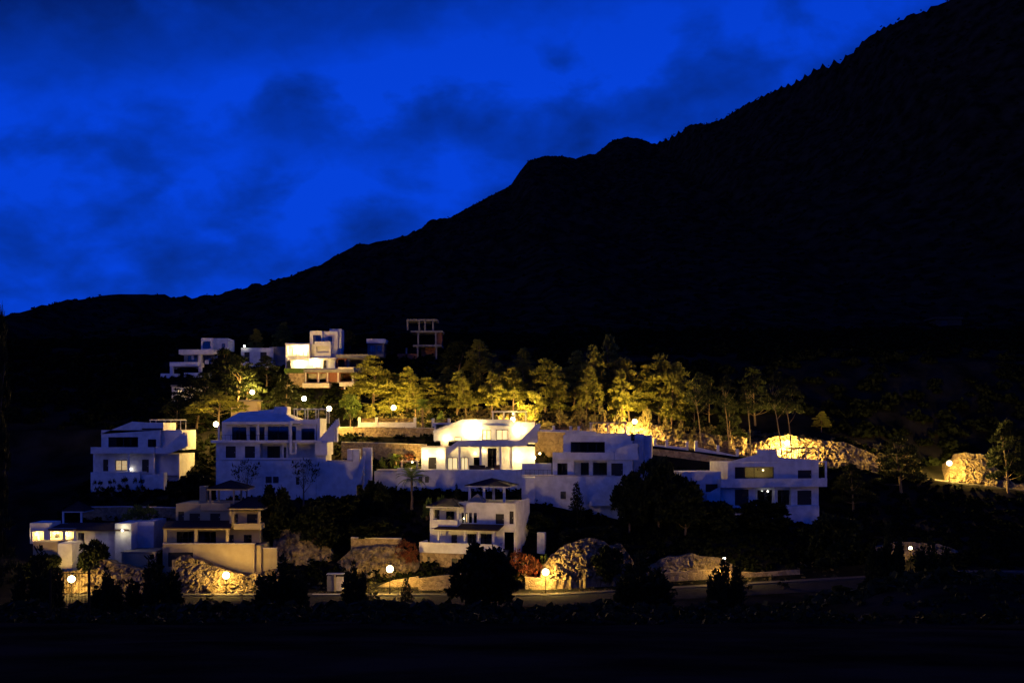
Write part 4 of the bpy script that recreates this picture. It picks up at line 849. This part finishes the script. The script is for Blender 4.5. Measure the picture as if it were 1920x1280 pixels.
def make_pine(key, seed, m='pine', h0=9.0, R=2.6, nclump=34, base=.24, ln=.36, wd=.15, n=120, rise=1.0):
    rng = np.random.default_rng(seed); C = []
    for i in range(nclump):
        k = (i + rng.uniform(0, 1)) / nclump; z = h0 * (base + (1 - base) * k)
        rr = R * (1 - k ** 2.0) * rng.uniform(.45, 1.05) + .12; a = i * 2.4 + rng.uniform(-.5, .5)
        C.append((math.cos(a) * rr, math.sin(a) * rr, z + rng.uniform(-.3, .3), rng.uniform(.85, 1.4) * (1 - .4 * k)))
    V, Q = tufts(rng, C, n, ln, wd, .5 * rise, .55)
    KIND[key] = (np_mesh('crown', V, Q, m), limbs(rng, C, h0, .16, .6, 10).mesh('trunk', 'bark'), h0, 2 * R + 1.2)
def make_round(key, seed, m, h0=5.0, R=2.2, nclump=26, base=.3, ln=.26, wd=.15, n=70, flat=.8):
    rng = np.random.default_rng(seed); C = []; cz_ = h0 * (base + (1 - base) / 2); hz = h0 * (1 - base) / 2
    sk = rng.uniform(-.25, .25, 2)
    for i in range(nclump):
        d = rng.normal(size=3); d /= np.linalg.norm(d); r = rng.uniform(.25, 1.0) ** .6; d[0] += sk[0]; d[1] += sk[1]
        C.append((d[0] * R * r, d[1] * R * r, cz_ + d[2] * hz * r, rng.uniform(.5, .95) * R / 2.4))
    V, Q = tufts(rng, C, n, ln, wd, .2, flat)
    KIND[key] = (np_mesh('crown', V, Q, m), limbs(rng, C, h0, .12, .4, 8, .6).mesh('trunk', 'bark'), h0, 2 * R + .6)
def make_cone(key, seed, m, h0=4.0, R=.8, nclump=34, ln=.22, wd=.09, n=45):
    rng = np.random.default_rng(seed); C = []
    for i in range(nclump):
        k = i / nclump; rr = R * (1 - k) ** .8 * (.6 + .4 * min(1, k * 6)); a = i * 2.4
        C.append((math.cos(a) * rr * .7, math.sin(a) * rr * .7, h0 * (.06 + .92 * k), .18 + rr * .45))
    V, Q = tufts(rng, C, n, ln, wd, .9, .9)
    KIND[key] = (np_mesh('crown', V, Q, m), limbs(rng, C, h0, .07, .05, 3).mesh('trunk', 'bark'), h0, 2 * R + .5)
for i in range(4): make_pine('pine%d' % i, 20 + i, R=2.3 + .25 * i, nclump=30 + 2 * i, base=.20 + .03 * i, n=150)
for i in range(3): make_pine('dpine%d' % i, 40 + i, 'dark_leaf', R=2.8 + .2 * i, nclump=34, base=.22)  # same pines out of the lamplight: their shade is put into the leaf colour
make_pine('tallpine', 60, 'dark_leaf', h0=14, R=3.6, nclump=30, base=.6, n=70); make_pine('umbrella', 61, 'pine', h0=8, R=3.6, nclump=30, base=.5)
for i in range(3): make_round('dround%d' % i, 70 + i, 'dark_leaf', nclump=46, base=.0, n=130, ln=.34, wd=.26)
for i in range(2): make_round('round%d' % i, 80 + i, 'green_leaf', base=.28)
make_round('golden', 85, 'pine', base=.1, nclump=30); make_round('redbush', 86, 'red_leaf', h0=2.4, R=1.7, base=.0, nclump=22, ln=.18, wd=.12); make_round('sapling', 87, 'dark_leaf', h0=4.2, R=1.7, base=.45, nclump=20, n=16, ln=.2, wd=.1)
make_round('shrub0', 88, 'dry_shrub', h0=1.5, R=1.1, base=.0, nclump=14, n=50, ln=.18, wd=.09); make_round('shrub1', 89, 'dark_leaf', h0=1.6, R=1.2, base=.0, nclump=14, n=50, ln=.18, wd=.1); make_round('shrub2', 90, 'green_leaf', h0=1.4, R=1.1, base=.0, nclump=14, n=50, ln=.16, wd=.09)
def make_ragged(key, seed, m, h0=5.0, R=2.0, nl=7):
    rng = np.random.default_rng(seed); C = []
    for i in range(nl):
        a = i * 2.4 + rng.uniform(-.4, .4); rr = R * (0 if i == 0 else rng.uniform(.35, .85)); hl = h0 * (1.0 if i == 0 else rng.uniform(.5, .93)); n = 9
        for j in range(n):
            k = j / (n - 1); C.append((math.cos(a) * rr * (1 + .15 * k) + rng.uniform(-.15, .15), math.sin(a) * rr * (1 + .15 * k) + rng.uniform(-.15, .15), hl * (.04 + .94 * k), (.95 - .62 * k ** 1.4) * R * .46))
    V, Q = tufts(rng, C, 90, .32, .2, .8, 1.0)
    KIND[key] = (np_mesh('crown', V, Q, m), limbs(rng, C, h0, .1, .2, 6, .6).mesh('trunk', 'bark'), h0, 2 * R)
for i in range(4): make_ragged('ragged%d' % i, 120 + i, 'dark_leaf', nl=5 + i)
make_cone('cypress', 91, 'dark_leaf', 5.0, .9); make_cone('conifer', 92, 'green_leaf', 3.6, 1.1)
TREEN = {'pine': 'pine_tree', 'dpine': 'pine_tree', 'tallpine': 'pine_tree', 'umbrella': 'pine_tree', 'dround': 'bushy_tree', 'ragged': 'bushy_tree', 'round': 'leafy_tree', 'golden': 'bushy_tree', 'redbush': 'flowering_shrub', 'sapling': 'young_tree', 'shrub': 'shrub', 'cypress': 'cypress_tree', 'conifer': 'conifer_tree'}
def tree(kind, px, ytop, d, wpx, label, group=None, zbase=None, cat=None):
    cr, tr, h0, w0 = KIND[kind]; x = X(px, d); z0 = tzs(x, d) if zbase is None else zbase; hh = max(.8, Z(ytop, d) - z0); ww = wpx / F * d
    nm = TREEN[kind.rstrip('0123456789')]; t = thing(nm, label, cat or ('shrub' if 'shrub' in nm else 'tree'), (x, d, z0 - .08), random.uniform(0, 6.28), group); t.rotation_euler[0] = random.uniform(-.07, .07); t.rotation_euler[1] = random.uniform(-.07, .07)
    s = (ww / w0, ww / w0, hh / h0)
    for n_, me_ in (('trunk', tr), ('crown', cr)): o = obj(n_, me_, t); o.scale = s
    return t
PB = 'lit pines above the upper road'
P_ = 'lit pine '
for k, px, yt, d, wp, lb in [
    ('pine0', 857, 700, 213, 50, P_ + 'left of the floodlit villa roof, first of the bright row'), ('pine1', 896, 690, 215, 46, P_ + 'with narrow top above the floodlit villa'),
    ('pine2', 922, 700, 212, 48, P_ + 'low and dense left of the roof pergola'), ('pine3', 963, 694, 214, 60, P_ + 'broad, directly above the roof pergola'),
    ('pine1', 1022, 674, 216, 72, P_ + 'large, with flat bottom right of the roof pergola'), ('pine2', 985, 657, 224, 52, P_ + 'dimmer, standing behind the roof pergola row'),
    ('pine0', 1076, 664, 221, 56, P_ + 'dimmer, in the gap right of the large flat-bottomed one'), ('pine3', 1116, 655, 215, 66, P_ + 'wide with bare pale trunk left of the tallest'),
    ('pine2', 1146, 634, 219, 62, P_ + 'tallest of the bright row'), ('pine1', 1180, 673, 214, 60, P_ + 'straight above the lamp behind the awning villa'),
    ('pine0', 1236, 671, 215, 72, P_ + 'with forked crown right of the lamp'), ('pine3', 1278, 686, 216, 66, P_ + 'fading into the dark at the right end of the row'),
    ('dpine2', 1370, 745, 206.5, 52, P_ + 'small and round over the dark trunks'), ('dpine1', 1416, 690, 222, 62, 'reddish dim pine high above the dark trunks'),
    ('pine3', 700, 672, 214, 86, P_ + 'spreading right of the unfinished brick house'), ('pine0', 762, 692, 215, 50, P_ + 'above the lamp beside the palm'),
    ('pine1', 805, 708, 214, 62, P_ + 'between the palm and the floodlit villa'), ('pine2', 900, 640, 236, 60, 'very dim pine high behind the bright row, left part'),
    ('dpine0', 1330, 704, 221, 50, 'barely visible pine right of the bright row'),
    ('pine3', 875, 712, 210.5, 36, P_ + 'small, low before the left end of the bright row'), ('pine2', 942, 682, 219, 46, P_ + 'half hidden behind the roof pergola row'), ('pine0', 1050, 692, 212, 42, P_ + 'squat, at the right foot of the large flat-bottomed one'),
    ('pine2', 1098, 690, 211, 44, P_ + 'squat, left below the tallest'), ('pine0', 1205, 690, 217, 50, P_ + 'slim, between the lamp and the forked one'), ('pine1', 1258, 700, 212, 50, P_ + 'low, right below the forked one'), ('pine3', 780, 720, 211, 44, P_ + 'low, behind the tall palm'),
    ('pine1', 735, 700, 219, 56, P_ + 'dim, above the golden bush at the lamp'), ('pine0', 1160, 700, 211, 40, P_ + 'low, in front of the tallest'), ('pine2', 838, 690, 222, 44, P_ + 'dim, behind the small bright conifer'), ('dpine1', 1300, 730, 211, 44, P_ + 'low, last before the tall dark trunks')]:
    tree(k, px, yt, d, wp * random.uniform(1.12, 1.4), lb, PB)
for k, px, yt, d, wp, lb in [
    ('golden', 1002, 735, 208, 56, 'golden bushy conifer touching the right of the roof pergola'), ('conifer', 826, 770, 199.5, 28, 'small bright conifer left of the floodlit villa roof'),
    ('round0', 657, 738, 205.8, 50, 'round leafy tree beside the street lamp at the stone wall'), ('golden', 734, 745, 212.5, 64, 'golden bush behind the lamp beside the palm'),
    ('golden', 690, 758, 207.5, 40, 'dull golden bush left of the lamp beside the palm'),
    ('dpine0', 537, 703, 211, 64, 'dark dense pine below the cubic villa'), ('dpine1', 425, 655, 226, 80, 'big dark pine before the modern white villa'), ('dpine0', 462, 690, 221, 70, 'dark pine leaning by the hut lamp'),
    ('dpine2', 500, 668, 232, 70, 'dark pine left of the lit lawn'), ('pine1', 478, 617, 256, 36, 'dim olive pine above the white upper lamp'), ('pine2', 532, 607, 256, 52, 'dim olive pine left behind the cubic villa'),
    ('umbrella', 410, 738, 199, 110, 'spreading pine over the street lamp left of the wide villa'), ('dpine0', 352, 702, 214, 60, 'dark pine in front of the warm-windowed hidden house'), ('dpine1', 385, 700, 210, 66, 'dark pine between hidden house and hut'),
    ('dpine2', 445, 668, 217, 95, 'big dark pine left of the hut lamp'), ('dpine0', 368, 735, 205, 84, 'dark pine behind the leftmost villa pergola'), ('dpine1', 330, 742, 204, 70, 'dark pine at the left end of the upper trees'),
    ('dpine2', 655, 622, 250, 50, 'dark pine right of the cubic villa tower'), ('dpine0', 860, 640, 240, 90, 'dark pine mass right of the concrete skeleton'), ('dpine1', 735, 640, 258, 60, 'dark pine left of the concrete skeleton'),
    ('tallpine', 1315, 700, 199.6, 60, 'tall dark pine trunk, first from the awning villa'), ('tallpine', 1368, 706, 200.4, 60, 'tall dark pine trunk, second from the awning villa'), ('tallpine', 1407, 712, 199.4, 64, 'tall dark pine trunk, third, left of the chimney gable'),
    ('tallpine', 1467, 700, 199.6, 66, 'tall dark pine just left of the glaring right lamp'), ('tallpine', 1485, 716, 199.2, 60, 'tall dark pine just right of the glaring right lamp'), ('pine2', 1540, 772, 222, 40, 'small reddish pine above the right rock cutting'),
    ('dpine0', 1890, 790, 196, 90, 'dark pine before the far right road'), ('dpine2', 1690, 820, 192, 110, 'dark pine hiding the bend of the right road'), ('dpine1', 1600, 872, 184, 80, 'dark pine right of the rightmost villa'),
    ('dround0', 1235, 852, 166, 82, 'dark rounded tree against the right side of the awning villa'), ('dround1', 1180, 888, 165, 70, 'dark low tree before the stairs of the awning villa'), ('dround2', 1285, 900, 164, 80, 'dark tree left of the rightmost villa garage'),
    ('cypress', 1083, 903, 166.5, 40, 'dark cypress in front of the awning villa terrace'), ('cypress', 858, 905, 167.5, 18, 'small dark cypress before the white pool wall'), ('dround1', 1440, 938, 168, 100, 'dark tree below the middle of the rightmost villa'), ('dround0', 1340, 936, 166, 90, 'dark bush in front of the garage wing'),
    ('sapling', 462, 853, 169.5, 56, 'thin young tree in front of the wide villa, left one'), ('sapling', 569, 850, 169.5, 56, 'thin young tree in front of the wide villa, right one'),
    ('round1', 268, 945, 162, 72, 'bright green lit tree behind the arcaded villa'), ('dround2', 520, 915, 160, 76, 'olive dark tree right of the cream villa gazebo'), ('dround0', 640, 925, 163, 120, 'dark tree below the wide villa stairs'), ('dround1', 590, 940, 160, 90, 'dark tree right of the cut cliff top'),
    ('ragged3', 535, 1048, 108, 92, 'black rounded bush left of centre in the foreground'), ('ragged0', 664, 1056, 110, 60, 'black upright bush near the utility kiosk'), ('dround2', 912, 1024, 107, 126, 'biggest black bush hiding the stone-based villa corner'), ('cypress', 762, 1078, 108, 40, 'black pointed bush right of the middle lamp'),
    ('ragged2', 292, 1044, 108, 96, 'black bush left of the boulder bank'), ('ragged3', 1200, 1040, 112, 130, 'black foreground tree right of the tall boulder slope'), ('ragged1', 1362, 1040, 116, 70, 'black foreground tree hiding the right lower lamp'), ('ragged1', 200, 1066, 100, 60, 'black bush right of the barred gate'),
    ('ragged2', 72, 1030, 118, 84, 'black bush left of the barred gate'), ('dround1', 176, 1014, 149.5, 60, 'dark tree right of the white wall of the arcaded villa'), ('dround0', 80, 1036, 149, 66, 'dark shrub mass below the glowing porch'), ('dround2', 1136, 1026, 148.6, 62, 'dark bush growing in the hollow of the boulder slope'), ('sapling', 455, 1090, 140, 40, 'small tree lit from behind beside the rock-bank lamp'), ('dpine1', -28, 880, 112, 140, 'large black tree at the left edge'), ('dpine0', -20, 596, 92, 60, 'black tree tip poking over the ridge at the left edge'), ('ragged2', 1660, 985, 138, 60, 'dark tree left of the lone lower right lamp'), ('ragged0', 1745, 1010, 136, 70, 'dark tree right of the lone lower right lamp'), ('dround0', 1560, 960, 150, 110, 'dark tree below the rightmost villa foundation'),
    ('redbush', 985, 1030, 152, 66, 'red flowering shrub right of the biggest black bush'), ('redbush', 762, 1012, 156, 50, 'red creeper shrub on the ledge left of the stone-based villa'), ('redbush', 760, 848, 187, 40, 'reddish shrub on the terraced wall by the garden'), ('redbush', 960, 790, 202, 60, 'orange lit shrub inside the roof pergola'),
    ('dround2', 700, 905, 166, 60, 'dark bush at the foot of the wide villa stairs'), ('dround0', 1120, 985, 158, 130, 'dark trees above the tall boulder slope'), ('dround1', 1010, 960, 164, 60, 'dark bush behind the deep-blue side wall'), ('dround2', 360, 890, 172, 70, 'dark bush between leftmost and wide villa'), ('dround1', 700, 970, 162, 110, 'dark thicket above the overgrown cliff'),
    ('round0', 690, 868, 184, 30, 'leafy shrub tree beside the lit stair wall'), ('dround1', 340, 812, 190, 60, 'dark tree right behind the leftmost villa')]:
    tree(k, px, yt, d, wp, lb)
ORD = ['first', 'second', 'third', 'fourth', 'fifth', 'sixth', 'seventh', 'eighth', 'ninth', 'tenth', 'eleventh', 'twelfth', 'thirteenth']
for i, (px, yt, d, wp) in enumerate(sorted([(1050, 770, 209, 30), (1090, 762, 210, 36), (1130, 764, 209.5, 34), (1165, 768, 209, 30), (1215, 770, 209, 34), (1250, 786, 208, 30), (1275, 796, 207.5, 26), (1070, 785, 207.8, 26), (1112, 780, 208, 28), (940, 776, 207.5, 26), (880, 778, 208, 30), (1030, 790, 207, 26), (1300, 806, 207, 26)])):
    tree('shrub0', px, yt, d, wp, 'ochre lit shrub above the upper road, %s from the left' % ORD[i], 'ochre shrubs above the upper road')
for i, (px, yt, d, wp) in enumerate(sorted([(310, 1098, 144.9, 26), (395, 1114, 141, 22), (480, 1100, 146.9, 24), (700, 1108, 141, 26), (1260, 1100, 138, 26), (1400, 1088, 141, 30), (1470, 1082, 141, 26), (215, 1110, 144, 24), (1050, 1080, 150, 22)])):
    tree('shrub1', px, yt, d, wp, 'low dark shrub at the edge of the lower road, %s from the left' % ORD[i], 'low shrubs along the lower road')
for i, (px, yt, d, wp) in enumerate([(185, 900, 172.5, 24), (210, 898, 172.6, 20), (232, 894, 172.7, 26), (262, 896, 172.4, 26), (740, 870, 184.5, 22), (720, 855, 185, 24), (1020, 1035, 153, 22), (800, 930, 167, 40), (828, 925, 167, 30)]):
    tree('shrub2' if i > 3 else 'shrub1', px, yt, d, wp, 'small dark shrub at the foot of the leftmost white villa, %s from the left' % ORD[i] if i < 4 else 'green garden shrub ' + ['on the terrace left of the short palm', 'beside the lit stair wall of the wide villa', 'left of the flaring lower lamp', 'wide, left of the small dark cypress', 'just left of the small dark cypress'][i - 4], 'garden shrubs')

def palm(px, ytop, d, hh, rad, label, m='green_leaf', nf=18, z0=None):
    x = X(px, d); zt_ = Z(ytop, d); zb_ = tzs(x, d) if z0 is None else z0; hh = max(1.0, zt_ - zb_ - rad * .35)
    t = thing('palm_tree', label, 'palm', (x, d, zb_ - .05))
    b = MB().tube([(0, 0, -.2), (.05, 0, hh * .3), (0, .05, hh * .7), (0, 0, hh)], [.26, .2, .18, .22], 9).build('trunk', 'bark', t)
    rng = np.random.default_rng(int(px)); fb = MB(); L_ = rad; n = 9; prev = None; P = []
    for i in range(n + 1): k = i / n; P.append(Vector((L_ * k * (1 - .12 * k), 0, L_ * (.62 * k - .85 * k * k))))
    fb.tube(P, [.035 * (1 - .7 * i / n) for i in range(n + 1)], 4)
    for i in range(1, n):
        for r_ in range(3):
            p = P[i].lerp(P[i + 1], r_ / 3); ll = L_ * .30 * math.sin(math.pi * min(1, (i + r_ / 3) / n * .9 + .08))
            for s_ in (-1, 1):
                tip = p + Vector((ll * .5, s_ * ll * .85, -ll * .28)); wv = Vector((.045, 0, .0)); k = len(fb.v); fb.v += [tuple(p - wv), tuple(p + wv), tuple(tip)]; fb.f.append((k, k + 1, k + 2))
    fm_ = fb.mesh('frond', m)
    for i in range(nf):
        o = obj('frond', fm_, t, (0, 0, hh)); o.rotation_euler = (0, -math.radians([18, -22, 42][i % 3] + rng.uniform(-8, 8)), i * 2.39996)
palm(792, 752, 196.2, 5, 2.6, 'tall palm with grey trunk above the stone retaining wall')
palm(742, 853, 185.5, 2, 2.2, 'short palm against the golden terraced wall')
palm(772, 884, 167.5, 2, 3.4, 'pale palm in front of the white pool wall', nf=22, z0=Z(952, 167.5))
palm(1012, 792, 198, 2, 1.0, 'tiny palm-like plant on the wall behind the floodlit villa')

# ------------------------------------------------------------------ gate in the foreground, deck furniture
d = 74; x0 = X(97, d); z0 = tzs(X(130, d), d)
t = thing('gate', 'black barred iron gate with the lamp glaring through it', 'gate', (x0, d, z0 - .05), 0)
gw = X(165, d) - x0; gt = Z(1066, d) - z0
for i in range(13):
    u = gw * i / 12; MB().tube([(u, 0, 0), (u, 0, gt - (.0 if i % 2 else .06))], [.022, .02], 6).build('bar', 'metal_dark', t)
for zz_ in (.25, gt * .55, gt - .28): MB().box(-.02, gw + .02, -.02, .02, zz_, zz_ + .05).build('rail', 'metal_dark', t)
MB().box(-.16, -.04, -.06, .06, 0, gt + .1).build('gate_post', 'metal_dark', t); MB().box(gw + .04, gw + .16, -.06, .06, 0, gt + .1).build('gate_post', 'metal_dark', t)
t = thing('lounge_sofa', 'dark lounge sofa on the pool terrace of the floodlit villa', 'sofa', (X(900, 176.3), 176.3, Z(881, 175.5) - .02))
MB().box(-1.9, 1.9, -.4, .5, 0, .45).build('seat', 'cushion', t); MB().box(-1.9, .9, .3, .5, .452, .85).build('backrest', 'cushion', t); MB().box(-1.9, -1.65, -.35, .298, .452, .75).build('armrest', 'cushion', t); MB().box(1.0, 1.7, -.25, .25, .452, .62).build('cushion', 'cushion', t)
t = thing('lounge_chair', 'brown wicker chair beside the lounge sofa on the pool terrace', 'chair', (X(932, 176.3), 176.3, Z(881, 175.5) - .02))
MB().box(-.5, .5, -.4, .4, 0, .42).build('seat', 'wood', t); MB().box(-.5, .5, .32, .45, .422, .9).build('backrest', 'wood', t)

# ------------------------------------------------------------------ undergrowth: uncountable scrub on the slopes
rng = np.random.default_rng(5)
def scrub(name, label, n, xr, yr, size, m, keep=None, per=14, seed=1, leaf=.36):
    rng = np.random.default_rng(seed); xs = rng.uniform(*xr, n); ys = rng.uniform(*yr, n)
    if keep is not None:
        k = keep(xs, ys); xs, ys = xs[k], ys[k]
    zs = tz(xs, ys); s = rng.uniform(.6, 1.3, len(xs)) * size
    d_ = rng.normal(size=(len(xs), per, 3)); d_ /= np.linalg.norm(d_, axis=2)[..., None]; d_[..., 2] = abs(d_[..., 2])
    c = np.stack([xs, ys, zs], -1)[:, None, :] + d_ * (s[:, None] * rng.uniform(.4, 1, (len(xs), per)))[..., None] * np.array([1, 1, .8])
    a = rng.normal(size=d_.shape) * .6 + d_; a /= np.linalg.norm(a, axis=2)[..., None]
    u = np.cross(a, rng.normal(size=a.shape)); u /= np.linalg.norm(u, axis=2)[..., None]; v = np.cross(a, u); l = (s * leaf)[:, None, None]
    V = np.stack([c - u * l - v * l * .6, c + u * l - v * l * .6, c + u * l * .6 + v * l, c - u * l * .6 + v * l], 2).reshape(-1, 3)
    o = obj(name, np_mesh(name, V, np.arange(len(V)).reshape(-1, 4), m)); tag(o, label, kind='stuff'); return o
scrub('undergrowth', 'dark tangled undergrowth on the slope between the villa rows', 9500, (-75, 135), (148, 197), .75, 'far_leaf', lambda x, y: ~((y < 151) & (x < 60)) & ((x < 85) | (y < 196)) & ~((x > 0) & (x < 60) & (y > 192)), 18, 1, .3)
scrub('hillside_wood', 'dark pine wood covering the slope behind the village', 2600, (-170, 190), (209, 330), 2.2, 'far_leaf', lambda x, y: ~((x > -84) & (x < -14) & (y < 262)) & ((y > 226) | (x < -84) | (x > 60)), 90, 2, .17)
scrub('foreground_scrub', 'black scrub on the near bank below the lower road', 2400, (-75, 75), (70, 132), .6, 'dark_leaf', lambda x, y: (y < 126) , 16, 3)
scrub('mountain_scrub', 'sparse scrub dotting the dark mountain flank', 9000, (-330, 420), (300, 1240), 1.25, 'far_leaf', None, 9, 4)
scrub('bank_scrub', 'ochre scrub covering the bank above the upper road', 2600, (-30, 85), (206.8, 219), .62, 'dry_shrub', lambda x, y: ((x > 2) | (y > 208)) & ((x < 35) | (y > 209)), 22, 7, .2)
scrub('rock_scrub', 'dry weeds growing over the roadside rocks', 420, (-55, 48), (146.8, 153), .4, 'dry_shrub', None, 16, 8, .22)
scrub('foreground_bushes', 'ragged black bushes along the crest of the near bank', 420, (-62, 62), (97, 116), 1.25, 'dark_leaf', None, 60, 6)
scrub('slope_scrub', 'dark scrub between the upper villas and the hut', 2600, (-92, -12), (206, 262), .9, 'far_leaf', None, 22, 9, .24)
